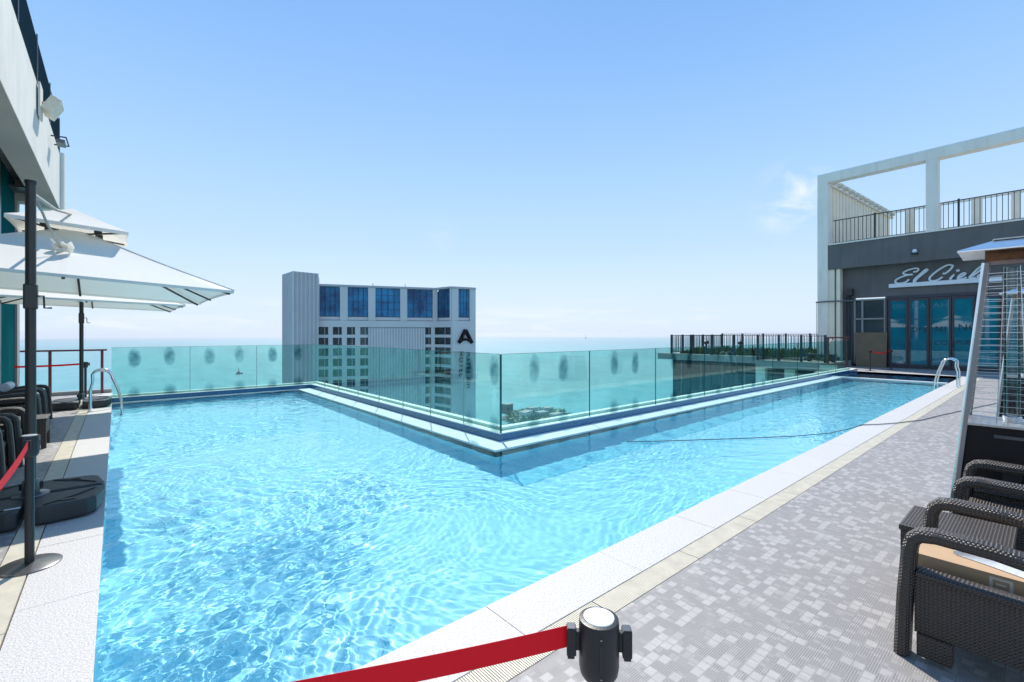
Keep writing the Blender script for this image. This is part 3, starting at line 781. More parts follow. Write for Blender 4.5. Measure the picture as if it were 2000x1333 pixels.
# window behind the brown board
wy0, wy1 = yd[1730], yd[1668]
g = MB()
for yy in (wy0 + .03, wy1 - .03, wy1 - .35): g.box(-.02, .06, yy - .035, yy + .035, .1, dt - .02)
for z_ in (dt - .06, 2.35, .14): g.box(-.02, .06, wy0, wy1, z_ - .035, z_ + .035)
wf = g.build('window_frame', M['grey_soffit'], RB)
MB().box(.065, .08, wy0, wy1, .1, dt - .02).build('pane', M['dark_window'], wf)
MB().box(-.05, .3, wy1, yd[1665] - .001, 0, dt + .058).build('door_post', M['door_frame'], RB)
MB().box(-.06, .3, yd[1735] + .021, wy0 - .001, 0, dt + .058).build('door_post', M['door_frame'], RB)
# cream columns behind the frame
for px, w_ in ((1624.5, .36), (1640, .16)):
    xx = -.26; yy = bl(px, 650, xx)[0]
    MB().box(xx - .2, xx + .2, yy - w_ / 2, yy + w_ / 2, 0, zf0 + .049).build('cream_column', M['cream'], RB)
yy = bl(1656, 650, -.2)[0]
MB().tube([(-.12, yy, 0), (-.12, yy, 3.5)], .08, 12).build('downpipe', M['slate_fence'], RB, smooth=True)
# open white frame
fc = .46
MB().box(FX - .02, FX + .44, yl - fc, yl, -3, ztop - .42).build('frame_column', M['pale_paint'], RB)
MB().box(FX - .02, FX + .50, YR, yl, ztop - .419, ztop).build('frame_beam', M['pale_paint'], RB)
MB().box(FX - .02, FX + .505, YR, yl + .005, ztop + .001, ztop + .04).build('beam_flashing', M['sign_white'], RB)
ym = bl(1820, 400, FX)[0]
for k in range(4):
    y_ = ym - k * (yl - .2 - ym)
    if y_ > YR: MB().box(FX - .01, FX + .42, y_ - .2, y_ + .2, zf1 + .071, ztop - .42).build('frame_column', M['pale_paint'], RB)
# side wall and back wall with openings
BX = 11.6
MB().box(FX + .501, BX, yl - .38, yl - .02, ztop - .42, ztop - .003).build('side_beam', M['pale_paint'], RB)
MB().box(FX + .60, BX - .3, yl - .26, yl - .12, zf1 - .5, ztop - .42).build('side_panel', M['cream'], RB)
pn = MB()
k = FX + .8
while k < BX - .5: pn.box(k, k + .07, yl - .295, yl - .262, zf1 - .4, ztop - .43); k += .5
pn.build('panel_rib', M['cream'], RB)
for k in range(13): MB().box(FX + .75 + k * .88, FX + 1.05 + k * .88, yl - .60, yl - .381, ztop - .34, ztop - .2).build('rafter_end', M['beige'], RB)
zo = bl(1745, 414, BX)[1]
edges = [(1722, 1768), (1785, 1812), (1837, 1897), (1918, 1975), (1993, 2050)]
es = [(bl(a, 430, BX)[0], bl(b, 430, BX)[0]) for a, b in edges]
prev = yl
for a, b in es:
    MB().box(BX, BX + .3, a, prev, zf1 - .4, zo).build('back_pier', M['cream'], RB); prev = b
MB().box(BX, BX + .3, prev - 3, prev, zf1 - .4, zo).build('back_pier', M['cream'], RB)
MB().box(BX, BX + .3, prev - 3, yl, zo + .001, ztop - .003).build('back_lintel', M['pale_paint'], RB)
# thin roof lights on the beam
for px in (1624, 1735, 1795, 1865, 1940):
    yy = bl(px, 300, FX)[0]; MB().tube([(FX + .2, yy, ztop + .041), (FX + .2, yy, ztop + .14)], .03, 6).build('beam_lamp', M['sign_white'], RB)
# roof terrace railing
rr = empty('roof_railing', (0, 0, 0), 0, None); rr.location = RB.location; rr.rotation_euler = RB.rotation_euler
tag(rr, "black metal railing with thin balusters on the restaurant's roof terrace", 'railing')
z0r, z1r = zf1 + .074, bl(1617, 428, FX)[1]
MB().box(FX + .60, FX + .65, YR, yl - .5, z1r - .04, z1r).build('top_rail', M['black_metal'], rr)
MB().box(FX + .61, FX + .64, YR, yl - .5, z0r + .10, z0r + .13).build('bottom_rail', M['black_metal'], rr)
y_ = yl - .6; c = 0; bm = MB().box(-.011, .011, -.011, .011, z0r + .131, z1r - .041).mesh('baluster', M['black_metal'])
pm = MB().box(-.035, .035, -.035, .035, zf1 - .09, z1r + .05).mesh('railing_post', M['black_metal'])
while y_ > YR + .1:
    is_post = c % 18 == 10
    o = bpy.data.objects.new('railing_post' if is_post else 'baluster', pm if is_post else bm); C.objects.link(o); o.parent = rr
    o.location = (FX + .625, y_, 0); y_ -= .165; c += 1
# sign
sg = empty('restaurant_sign', RB.location, RB.rotation_euler.z)
tag(sg, "white script letters reading El Cielo over a long white bar on the dark wall", 'sign')
bz = bl(1737, 563, -.05); bz2 = bl(1737, 555.5, -.05); yend = bl(1958, 545, -.05)[0]
MB().box(-.14, -.03, yend, bz[0], bz[1], bz2[1]).build('bar', M['sign_white'], sg)
def zs(x, y): a = bl(1740 + x / 11.11, 500 + y / 11.11, -.10); return (-.10, a[0], a[1])
strokes = {
 'letter_e_capital': [(490, 350), (560, 340), (600, 300), (570, 270), (480, 280), (350, 320), (270, 370), (300, 400), (380, 410), (480, 405), (340, 425), (200, 475), (110, 530), (105, 580), (160, 600), (270, 590), (350, 555), (395, 510)],
 'letter_l': [(530, 565), (500, 560), (520, 510), (640, 400), (740, 310), (795, 295), (780, 330), (700, 390), (560, 510), (520, 570)],
 'letter_c_capital': [(1130, 380), (1180, 385), (1280, 310), (1345, 225), (1310, 200), (1220, 205), (1060, 290), (930, 390), (850, 470), (845, 525), (900, 545), (1000, 530), (1070, 495), (1125, 460)],
 'letter_i': [(1290, 520), (1300, 480), (1380, 410), (1320, 470), (1300, 515)],
 'letter_e': [(1470, 480), (1560, 440), (1620, 390), (1580, 375), (1500, 420), (1455, 480), (1480, 510), (1560, 500), (1650, 470)],
 'letter_l_second': [(1700, 470), (1760, 410), (1880, 290), (1980, 215), (2030, 200), (1960, 300), (1800, 420), (1710, 480), (1760, 490), (1850, 470)],
 'letter_o': [(1960, 400), (1900, 430), (1890, 465), (1940, 475), (2010, 450), (2050, 415), (2020, 395), (1960, 400)]}
for nm, st in strokes.items():
    # smooth the stroke
    P = [Vector(zs(*p)) for p in st]; pts = []
    for i in range(len(P) - 1):
        a0 = P[max(i - 1, 0)]; a1 = P[i]; a2 = P[i + 1]; a3 = P[min(i + 2, len(P) - 1)]
        for s_ in range(4):
            u = s_ / 4; pts.append(.5 * ((2 * a1) + (a2 - a0) * u + (2 * a0 - 5 * a1 + 4 * a2 - a3) * u * u + (3 * a1 - a0 - 3 * a2 + a3) * u ** 3))
    pts.append(P[-1]); MB().tube(pts, .040, 8).build(nm.replace('_second', '').replace('_capital', ''), M['sign_white'], sg, smooth=True)
MB().tube([zs(1425, 330), zs(1490, 310)], .055, 8).build('letter_dot', M['sign_white'], sg, smooth=True)

def wall_text(body, px, py, size, mat, parent, xb, sx=1.0, shear=0.0):
    c = bpy.data.curves.new('lettering', 'FONT'); c.body = body; c.size = size; c.extrude = .003; c.space_character = 1.1
    c.materials.append(mat); o = bpy.data.objects.new('t', c); C.objects.link(o)
    dg = bpy.context.evaluated_depsgraph_get(); dg.update(); me = bpy.data.meshes.new_from_object(o.evaluated_get(dg)); C.objects.unlink(o); bpy.data.objects.remove(o)
    y, z = bl(px, py, xb)
    me.transform(Matrix.Translation((xb, y, z)) @ Matrix.Rotation(R(-90), 4, 'Z') @ Matrix.Rotation(R(90), 4, 'X') @ Matrix.Diagonal((sx, 1, 1, 1)))
    ob = bpy.data.objects.new('lettering', me); C.objects.link(ob); ob.parent = parent; return ob
M['print_pale'] = basic('pale_print', (.06, .21, .25), .6); M['print_dark'] = basic('dark_print', (.010, .035, .045), .7)
doors = [o for o in kids(RB) if o.name.startswith('folding_door')]
for i, (s_, px, py, sz, mt, sx) in enumerate([("OIN", 1743, 604, .30, 'print_pale', 1.0), ("MAI", 1781, 602.5, .30, 'print_pale', 1.1), ("AH", 1822, 601, .30, 'print_pale', 1.2),
        ("OPE", 1780, 649, .31, 'print_dark', .95), ("NI", 1826, 648, .36, 'print_dark', 1.0), ("NG", 1871, 646, .40, 'print_dark', 1.0), ("CO", 1824, 674, .30, 'print_dark', 1.0), ("PUB", 1867, 673, .27, 'print_dark', .95)]):
    di = 0 if px < 1775 else 1 if px < 1817 else 2 if px < 1860 else 3
    wall_text(s_, px, py, sz, M[mt], doors[di], -.004, sx)

# leaning board, speaker, lamp, wall bar
def bobj(name, label, cat): 
    o = empty(name, RB.location, RB.rotation_euler.z); tag(o, label, cat); return o
by0, by1 = bl(1731, 690, -.3)[0], bl(1667, 690, -.3)[0]
o = MB().add([(-.34, by0, .002), (-.34, by1 - .12, .002), (-.10, by1, 1.68), (-.10, by0, 1.68), (-.31, by0, .002), (-.31, by1 - .12, .002), (-.07, by1, 1.68), (-.07, by0, 1.68)], [(0, 1, 2, 3), (7, 6, 5, 4), (0, 4, 5, 1), (1, 5, 6, 2), (2, 6, 7, 3), (3, 7, 4, 0)]).build('leaning_board', M['plywood'])
o.location = RB.location; o.rotation_euler = RB.rotation_euler; tag(o, "large brown board leaning against the restaurant window left of the glass doors", 'board')
sp = bobj('wall_speaker', "small black loudspeaker high on the dark wall above the brown board", 'speaker')
sy, sz = bl(1661, 571.5, -.2)
MB().box(-.32, -.06, sy - .12, sy + .12, sz - .17, sz + .17).build('cabinet', M['black_plastic'], sp, bevel=.02); MB().box(-.06, 0, sy - .03, sy + .03, sz - .03, sz + .03).build('bracket', M['black_metal'], sp)
MB().box(-.33, -.321, sy - .10, sy + .10, sz - .15, sz + .15).build('grille', M['black_metal'], sp)
lm = bobj('fascia_lamp', "small black and white spotlight on the grey fascia above the sign", 'lamp')
ly, lz = bl(1787, 494, FX - .1)
MB().lathe([(.0, -.02), (.12, -.02), (.12, .02), (.0, .02)], (FX - .12, ly, lz - .05), 14).build('mount', M['black_metal'], lm, smooth=True)
MB().lathe([(.02, 0), (.075, .03), (.09, .10), (.06, .17), (.0, .18)], (FX - .13, ly, lz - .02), 14).build('lamp_head', M['sign_white'], lm, smooth=True)
MB().box(FX - .10, FX, ly - .02, ly + .02, lz - .06, lz - .03).build('arm', M['black_metal'], lm)
wb = bobj('wall_bar', "thin dark horizontal bar fixed across the pale corner columns of the restaurant", 'bar')
y1_, z1_ = bl(1593, 591, FX - .15); y2_, z2_ = bl(1672, 587.5, -.3)
MB().tube([(FX - .10, y1_, z1_), (FX - .10, yl - .3, z1_ + .02), (-.3, y2_, z2_)], .035, 8).build('tube', M['dark_steel'], wb)
MB().tube([(FX - .10, y1_ - .03, z1_), (FX - .10, y1_ - .03, .3)], .012, 6).build('drop_cable', M['dark_steel'], wb)

# ------------------------------------------------------------------ garden terrace beyond the right arm
tb = empty('terrace_building', (25.0, 6.4, 0)); tag(tb, "low grey terrace building with dark windows under a concrete slab, right of the glass fence", 'building')
MB().box(0, 8, 3.4, 9.2, .09, .44).build('upper_slab', M['concrete'], tb)
MB().box(-.35, 8, .15, 3.399, -.10, .28).build('lower_slab', M['concrete'], tb)
MB().box(.35, 8, .2, 8.4, -30, .085).build('wall', M['dark_window'], tb)
for k, yy in enumerate((0.4, 1.75, 3.1)):
    MB().box(.05, .348, yy, yy + .45, -30, -.101 if yy < 3 else .089).build('pillar', M['pale_paint'], tb)
for k in range(4): 
    wq = MB().box(.28, .348, 3.65 + k * 1.2, 4.75 + k * 1.2, -3.2, -.05).build('window', M['hotel_pane'], tb)
    MB().box(.24, .279, 4.15 + k * 1.2, 4.21 + k * 1.2, -3.2, -.05).build('frame', M['dark_steel'], wq)
def railing(name, label, p0, p1, z0, z1, npost, group='black railings of the garden terrace'):
    r = empty(name, (p0[0], p0[1], z0), math.atan2(p1[1] - p0[1], p1[0] - p0[0])); L = math.hypot(p1[0] - p0[0], p1[1] - p0[1]); h = z1 - z0
    tag(r, label, 'railing', group)
    MB().box(0, L, -.02, .02, h - .03, h).build('top_rail', M['slate_fence'], r); MB().box(0, L, -.012, .012, .10, .13).build('bottom_rail', M['slate_fence'], r)
    pm = MB().box(-.045, .045, -.045, .045, 0, h + .03).mesh('railing_post', M['slate_fence']); bm = MB().box(-.010, .010, -.010, .010, .131, h - .031).mesh('baluster', M['slate_fence'])
    for i in range(npost + 1):
        o = bpy.data.objects.new('railing_post', pm); C.objects.link(o); o.parent = r; o.location = (L * i / npost, 0, 0)
    n = int(L / .14)
    for i in range(1, n):
        if min(abs(i / n - j / npost) * L for j in range(npost + 1)) < .06: continue
        o = bpy.data.objects.new('baluster', bm); C.objects.link(o); o.parent = r; o.location = (L * i / n, 0, 0)
railing('terrace_railing', "nearest black railing on the garden terrace, along the edge facing the pool", (25.05, 14.7), (25.05, 9.85), .442, 1.53, 4)
railing('terrace_railing', "lower black railing on the terrace edge next to the white corner column", (24.8, 9.75), (24.8, 6.8), .282, 1.53, 3)
railing('terrace_railing', "black railing across the left end of the garden terrace", (25.12, 14.75), (31.5, 14.75), .442, 1.53, 5)
railing('terrace_railing', "black railing along the far sea side of the garden terrace, behind the planting", (31.55, 14.7), (31.55, 6.8), .442, 1.60, 6)
def foliage(name, label, cx0, cx1, cy0, cy1, z0, hh, n, m, cat='plants', blade=(.012, .03)):
    mb = MB()
    for i in range(n):
        x, y = rng.uniform(cx0, cx1), rng.uniform(cy0, cy1); h = rng.uniform(.45, 1) * hh * (.65 + .35 * math.sin(x * 2.1) * math.sin(y * 2.7)); lean = Vector((rng.uniform(-.3, .3), rng.uniform(-.3, .3), 0)) * hh; w_ = rng.uniform(*blade)
        a = rng.random() * 3.14; u = Vector((math.cos(a), math.sin(a), 0)) * w_; b0 = Vector((x, y, z0)); mid = b0 + lean * .4 + Vector((0, 0, h * .6)); tip = b0 + lean + Vector((0, 0, h))
        mb.add([b0 - u, b0 + u, mid + u, mid - u, tip], [(0, 1, 2, 3), (3, 2, 4)])
    o = mb.build(name, m); tag(o, label, cat, kind='stuff'); return o
foliage('terrace_planting', "green and yellow grassy planting behind the garden terrace railing", 25.4, 30.5, 8.2, 14.4, .43, .52, 5200, M['leaf'], blade=(.015, .05))
foliage('low_planting', "low dark shrubs by the bench at the near end of the garden terrace", 26.2, 30.5, 6.9, 8.1, .27, .45, 900, M['leaf'], blade=(.015, .05))
def garden_lamp(x, y, z, label):
    r = empty('garden_lamp', (x, y, z)); tag(r, label, 'lamp', 'bollard lamps on the garden terrace')
    MB().lathe([(.05, 0), (.05, .55), (.05, .56)], (0, 0, 0), 10).build('post', M['black_metal'], r, smooth=True)
    MB().lathe([(.10, .565), (.14, .60), (.14, .72), (.02, .8)], (0, 0, 0), 12).build('lamp_head', M['black_metal'], r, smooth=True)
garden_lamp(26.6, 13.35, .44, "left one of the two small black garden lamps in the terrace planting")
garden_lamp(26.9, 11.5, .44, "right one of the two small black garden lamps in the terrace planting")
bn = empty('terrace_bench', (25.6, 7.2, .28)); tag(bn, "low dark bench on the terrace beside the white corner column", 'bench')
MB().box(-.2, .25, -.6, .6, .30, .36).build('seat', M['slate_fence'], bn, bevel=.01)
for yy in (-.5, .5): MB().box(-.15, .2, yy - .03, yy + .03, .0, .299).build('leg', M['slate_fence'], bn)

# green planter, maroon gate rail and stanchions by the corner column
pb = empty('planter_box', (22.9, 6.15, 0)); tag(pb, "pale green tiled planter block at the foot of the white corner column", 'planter')
MB().box(-.3, .3, -.22, .25, -.6, .30).build('box', M['seam'], pb, bevel=.01)
MB().box(-.26, .26, -.18, .21, .302, .33).build('soil', M['gutter_dark'], pb)
gr = empty('maroon_barrier', (23.85, 6.32, 0), -R(20)); tag(gr, "short maroon metal barrier rail in front of the cream columns", 'railing')
for xx in (-.2, 1.0): MB().box(xx - .03, xx + .03, -.03, .03, 0, 1.42).build('post', M['maroon'], gr)
MB().box(-.35, 1.2, -.035, .035, 1.421, 1.48).build('top_rail', M['maroon'], gr); MB().box(-.169, .969, -.02, .02, .22, .27).build('bottom_rail', M['maroon'], gr)
MB().beam((-.2, 0, 1.1), (.12, 0, 1.42), .03, .03).build('brace', M['maroon'], gr)

# ------------------------------------------------------------------ belt stanchions
def stanchion(x, y, label, rot=0.0, base_r=.17, tall=.92, clips=(0, 2)):
    r = empty('belt_stanchion', (x, y, 0), rot); tag(r, label, 'stanchion', 'black belt stanchions around the pool')
    MB().lathe([(.0, 0), (base_r, 0), (base_r, .008), (base_r - .012, .014), (.05, .022), (.032, .026), (.0, .026)], (0, 0, 0), 40).build('base', M['dark_steel'], r, smooth=True)
    MB().lathe([(.026, .027), (.0255, tall - .14)], (0, 0, 0), 20).build('pole', M['black_metal'], r, smooth=True)
    MB().lathe([(.029, tall - .150), (.040, tall - .145), (.0475, tall - .133), (.0505, tall - .115), (.0505, tall - .006), (.0495, tall - .001)], (0, 0, 0), 36).build('head', M['black_plastic'], r, smooth=True)
    MB().lathe([(.0495, tall - .0008), (.0495, tall + .0022), (.043, tall + .004), (.0, tall + .004)], (0, 0, 0), 36).build('cap_ring', M['black_plastic'], r, smooth=True)
    MB().lathe([(.0395, tall + .0042), (.0385, tall + .0065), (.0, tall + .007)], (0, 0, 0), 36).build('cap', M['cap_chrome'], r, smooth=True)
    s = MB(); s.box(-.0035, .0035, -.0525, -.049, tall - .105, tall - .035); s.build('slot', M['gutter_dark'], r)
    for z_ in (tall - .118, tall - .022):
        MB().lathe([(.0, 0), (.003, 0), (.003, .0015)], (0, 0, 0), 8).build('screw', M['steel'], r, loc=(0, -.0505, z_))
    for k in range(4):
        if k not in clips: continue
        q = Matrix.Rotation(math.pi / 2 * k, 4, 'Z')
        c = MB(); c.box(.049, .060, -.009, .009, tall - .078, tall - .030, q); c.box(.058, .082, -.014, .014, tall - .090, tall - .022, q); c.box(.062, .080, -.010, .010, tall - .100, tall - .0905, q)
        cc = c.build('belt_clip', M['black_plastic'], r, bevel=.002)
        MB().box(.0605, .0795, -.0125, .0125, tall - .0215, tall - .0195, q).build('clip_top', M['dark_steel'], cc)
    return r
# the belt of the front post runs to the camera's lower left
camx = Vector((.76, -.65, 0)); camy = Vector((.65, .76, 0))
front = stanchion(.936, .753, "black belt stanchion in the foreground with a shiny cap, holding the wide red belt", -R(40.54) - R(4))
left = stanchion(-.47, 4.72, "black belt stanchion with a round base on the left coping, before the umbrella base", R(90), clips=(0, 2))
def belt(p0, p1, z0, z1, hgt, sag, label, grp='red belts between the stanchions'):
    mb = MB(); n = 24; top = []; 
    for i in range(n + 1):
        u = i / n; p = Vector(p0).lerp(Vector(p1), u); z = z0 + (z1 - z0) * u - sag * 4 * u * (1 - u)
        tw = .004 * math.sin(u * 9)
        d = (Vector(p1) - Vector(p0)).normalized(); nn = Vector((-d.y, d.x, 0)); q = p + nn * tw
        top.append(((q.x, q.y, z + hgt / 2), (q.x + nn.x * .0012, q.y + nn.y * .0012, z + hgt / 2), (q.x + nn.x * .0012 + nn.x * tw, q.y, z - hgt / 2), (q.x + nn.x * tw, q.y, z - hgt / 2)))
    vs = [v for t4 in top for v in t4]; fs = []
    for i in range(n):
        for k in range(4): fs.append((i * 4 + k, i * 4 + (k + 1) % 4, (i + 1) * 4 + (k + 1) % 4, (i + 1) * 4 + k))
    o = mb.add(vs, fs).build('red_belt', M['belt'], smooth=False); tag(o, label, 'belt', grp); return o
pf = Vector((.936, .753, 0)) - (camx * math.cos(R(4)) - camy * math.sin(R(4))) * .081
hidden = Vector((-.40, 1.37, 0))
belt(pf, hidden, .872, .868, .056, .004, "wide red belt stretched across the foreground to the front stanchion")
belt((-.47, 4.64, 0), (-.47, 1.55, 0), .872, .86, .05, .03, "red belt running from the left stanchion out of the picture at the left edge")
ba = stanchion(-.60, 15.9, "small far black belt stanchion in front of the maroon railing", R(0), clips=(0, 2))
belt((-.68, 15.9, 0), (-2.2, 15.95, 0), .872, .86, .045, .02, "far thin red belt in front of the maroon railing at the left")
bb = stanchion(-1.42, 5.6, "black belt stanchion cut by the left edge, behind the chairs' front row", R(20), clips=(0, 2))
belt((-.97, 4.85, 0), (-1.9, 5.2, 0), .875, .875, .05, .01, "short bright red belt at the left edge beside the near umbrella base")
bb.location = (-.90, 4.83, 0); bb['label'] = "second black belt stanchion, half hidden behind the left front one"
s1_ = stanchion(24.9, 5.15, "left one of two far stanchions with a red belt before the restaurant columns", 0)
s2_ = stanchion(26.4, 4.7, "right one of two far stanchions beside the brown board", 0)
belt((24.98, 5.13, 0), (26.32, 4.72, 0), .87, .87, .05, .12, "short sagging red belt between two far stanchions by the brown board")

# ------------------------------------------------------------------ cantilever umbrellas
def umbrella(cx, cy, half, ze, zap, caph, capz0, capz1, polex, poley, label, arm_dir, tilt):
    r = empty('cantilever_umbrella', (polex, poley, 0)); tag(r, label, 'umbrella', 'white cantilever umbrellas over the left deck')
    ox, oy = cx - polex, cy - poley
    T = lambda x, y, z: Vector((ox + x, oy + y, z - tilt * (x - half)))
    # weighted base of four plates
    for i, (sx, sy) in enumerate(((1, 1), (1, -1), (-1, 1), (-1, -1))):
        poly = [(.03, .03), (.49, .03), (.51, .10), (.46, .40), (.40, .46), (.10, .51), (.03, .49)]
        poly = [(x * sx, y * sy) for x, y in poly]
        o = MB().prism(poly, .012, .165).build('base_weight', M['base_plastic'], r, bevel=.022)
        MB().tube([(.12 * sx, .44 * sy, .168), (.30 * sx, .30 * sy, .170), (.44 * sx, .12 * sy, .168)], .006, 6).build('groove', M['gutter_dark'], o)
        MB().box(min(.22 * sx, .32 * sx), max(.22 * sx, .32 * sx), min(.36 * sy, .40 * sy), max(.36 * sy, .40 * sy), .164, .172).build('filler_cap', M['black_plastic'], o)
    MB().box(-.115, -.02, -.42, -.40, .168, .172).build('sticker', M['red_label'], r)
    MB().lathe([(.13, .166), (.125, .176), (.06, .185), (.055, .30), (.05, .31)], (0, 0, 0), 24).build('pole_socket', M['dark_steel'], r, smooth=True)
    for a in (30, 150, 270): MB().box(.05, .085, -.015, .015, .21, .27, Matrix.Rotation(R(a), 4, 'Z')).build('clamp_knob', M['black_plastic'], r, bevel=.004)
    zp = 3.02
    MB().tube([(0, 0, .29), (0, 0, zp)], .037, 18).build('pole', M['pole_brown'], r, smooth=True)
    MB().tube([(0, 0, zp), (0, 0, zp + .03)], .042, 18).build('pole_cap', M['black_plastic'], r, smooth=True)
    MB().box(-.047, .047, -.043, .043, 1.87, 2.10).build('crank_housing', M['pole_brown'], r, bevel=.012)
    q = camx
    MB().tube([q * .05 + Vector((0, 0, 1.99)), q * .12 + Vector((0, 0, 1.99)), q * .125 + Vector((0, 0, 1.88)), q * .19 + Vector((0, 0, 1.88))], .008, 8).build('crank_handle', M['black_plastic'], r, smooth=True)
    hub = T(0, 0, capz1 - .13)
    MB().tube([(0, 0, zp - .08), (hub.x * .5, hub.y * .5, zp + .02), (hub.x, hub.y, hub.z + .05)], [.018, .016, .014], 10).build('arm', M['strap'], r, smooth=True)
    # canopy: square pagoda roof with sagging hems, tiers with a gap
    def tier(h, z_edge, z_top, name, sag, inner=0.0, val=.05):
        mb = MB(); n = 16; ring = []
        for i in range(4):
            a = [(-h, -h), (h, -h), (h, h), (-h, h)][i]; b = [(h, -h), (h, h), (-h, h), (-h, -h)][i]
            for k in range(n):
                u = k / n; x = a[0] + (b[0] - a[0]) * u; y = a[1] + (b[1] - a[1]) * u
                wob = sag * (4 * u * (1 - u)) ** .8 * .5 * (1 + .0 * k)
                f_ = 1 - wob * .22
                ring.append((x * f_, y * f_))
        m = len(ring); lv = 7; vs = []
        for j in range(lv):
            s_ = 1 - (1 - inner) * j / (lv - 1); zz_ = z_edge + (z_top - z_edge) * (1 - s_) / (1 - inner) ** 1
            zz_ += -.03 * math.sin(math.pi * (1 - s_)) * (z_top - z_edge)
            for (x, y) in ring: vs.append(T(x * s_, y * s_, zz_))
        fs = [(j * m + k, j * m + (k + 1) % m, (j + 1) * m + (k + 1) % m, (j + 1) * m + k) for j in range(lv - 1) for k in range(m)]
        if inner == 0: pass
        for (x, y) in ring: vs.append(T(x * .998, y * .998, z_edge - val))
        b0 = lv * m; fs += [(k, (k + 1) % m, b0 + (k + 1) % m, b0 + k) for k in range(m)]
        return mb.add(vs, fs).build(name, M['canopy'], r, smooth=True)
    c1 = tier(half, ze, zap, 'canopy', .28, .06, .035)
    for sx, sy in ((1, 1), (1, -1), (-1, 1), (-1, -1)):
        MB().tube([T(sx * half * u, sy * half * u, ze + (zap - ze) * (1 - u) / .94 - .03 * math.sin(math.pi * (1 - (u - .06) / .94)) * (zap - ze) + .004) for u in (1, .8, .6, .4, .2, .08)], .006, 6).build('seam', M['canopy'], c1)
    tier(caph, capz0, capz1, 'vent_canopy', .2, .02, .045)
    # ribs under the cloth
    for sx, sy in ((1, 1), (1, -1), (-1, 1), (-1, -1), (1, 0), (-1, 0), (0, 1), (0, -1)):
        mb = MB(); a = T(sx * .06, sy * .06, zap - .12); b = T(sx * half * .97, sy * half * .97, ze - .045); mb.beam(a, b, .028, .022); mb.build('rib', M['pole_brown'], r)
        if abs(sx) + abs(sy) == 2:
            a = T(sx * .05, sy * .05, capz0 - .05); b = T(sx * caph * .93, sy * caph * .93, capz0 - .02)
            cb_ = MB(); cb_.beam(a, b, .02, .02); o = cb_.build('vent_rib', M['pole_brown'], r)
            MB().box(-.04, .04, -.03, .03, -.03, .03).build('rib_joint', M['black_plastic'], o, loc=tuple(T(sx * caph * .45, sy * caph * .45, capz0 + .0)))
    MB().lathe([(.05, 0), (.06, .03), (.05, .09)], tuple(T(0, 0, capz0 - .1)), 14).build('hub', M['black_plastic'], r, smooth=True)
    MB().lathe([(.05, 0), (.055, .05), (.02, .12)], tuple(T(0, 0, zap - .22)), 14).build('lower_hub', M['black_plastic'], r, smooth=True)
    # gathered cloth knot where the arm meets the lower tier
    mb = MB(); kp = Vector((hub.x, hub.y, 0)) * .62 + Vector((0.0, 0, 2.66))
    for k in range(26):
        a = rng.random() * 6.28; b = rng.uniform(-.8, 1); e1 = Vector((math.cos(a), math.sin(a), b)).normalized()
        mb.add([kp, kp + e1 * .11 + Vector((0, 0, .02)), kp + (e1 + Vector((.3, .2, -.3))).normalized() * .12], [(0, 1, 2)])
    mb.build('cloth_knot', M['canopy'], r)
    MB().tube([(0, 0, zp - .02), tuple(kp.lerp(Vector((0, 0, zp)), .5) + Vector((0, 0, -.05))), tuple(kp)], [.010, .012, .016], 8).build('cloth_strap', M['strap'], r, smooth=True)
    return r
umbrella(-.44, 8.5, 1.60, 2.20, 2.92, .56, 2.93, 3.22, -.60, 6.10, "near white two-tier cantilever umbrella whose canopy reaches over the pool at the left", 1, .055)
umbrella(-.42, 12.9, 1.48, 2.22, 2.75, .5, 2.74, 2.98, -.60, 14.15, "rear white cantilever umbrella with its thin dark pole beside the pool ladder", -1, .03)

# ------------------------------------------------------------------ wicker chairs and tables
def make_chair(label, group):
    r = empty('wicker_armchair', (0, 0, 0)); tag(r, label, 'chair', group)
    outer = [(.03, .0), (.018, .3), (.0, .55), (-.012, .60), (-.04, .628), (-.10, .64), (-.3, .635), (-.55, .60), (-.72, .56)]
    for s in (-1, 1):
        x = s * .325
        a = MB().band(outer, .10, .062, x).build('arm', M['wicker'], r, smooth=True)
        b = MB().band([(-.70, .56), (-.76, .3), (-.80, 0)], .08, .06, x).build('leg', M['wicker'], r, smooth=True)
        p = MB(); p.box(x - .022, x + .022, -.72, -.02, .14, .43)
        # arched bottom: two feet and a shallow arch
        arch = [(-.72, .15)] + [(-.72 + .70 * i / 8, .15 - .10 * (1 - math.sin(math.pi * i / 8))) for i in range(9)] + [(-.02, .15)]
        p.build('side_panel', M['wicker'], r)
        MB().band([(-.03, .44), (-.35, .435), (-.72, .43)], .095, .035, x).build('side_rail', M['wicker'], r, smooth=True)
        MB().box(x - .035, x + .035, -.16, -.03, .03, .14).build('foot_panel', M['wicker'], r)
    MB().box(-.278, .278, -.70, -.01, .33, .385).build('seat', M['wicker'], r, bevel=.012)
    MB().box(-.278, .278, -.05, -.015, .15, .329).build('front_panel', M['wicker'], r, bevel=.006)
    q = MB(); q.add([(-.28, -.62, .40), (.28, -.62, .40), (.28, -.82, .98), (-.28, -.82, .98), (-.28, -.68, .40), (.28, -.68, .40), (.28, -.88, .98), (-.28, -.88, .98)], [(0, 1, 2, 3), (7, 6, 5, 4), (0, 4, 5, 1), (1, 5, 6, 2), (2, 6, 7, 3), (3, 7, 4, 0)])
    q.build('backrest', M['wicker'], r, bevel=.012)
    return r
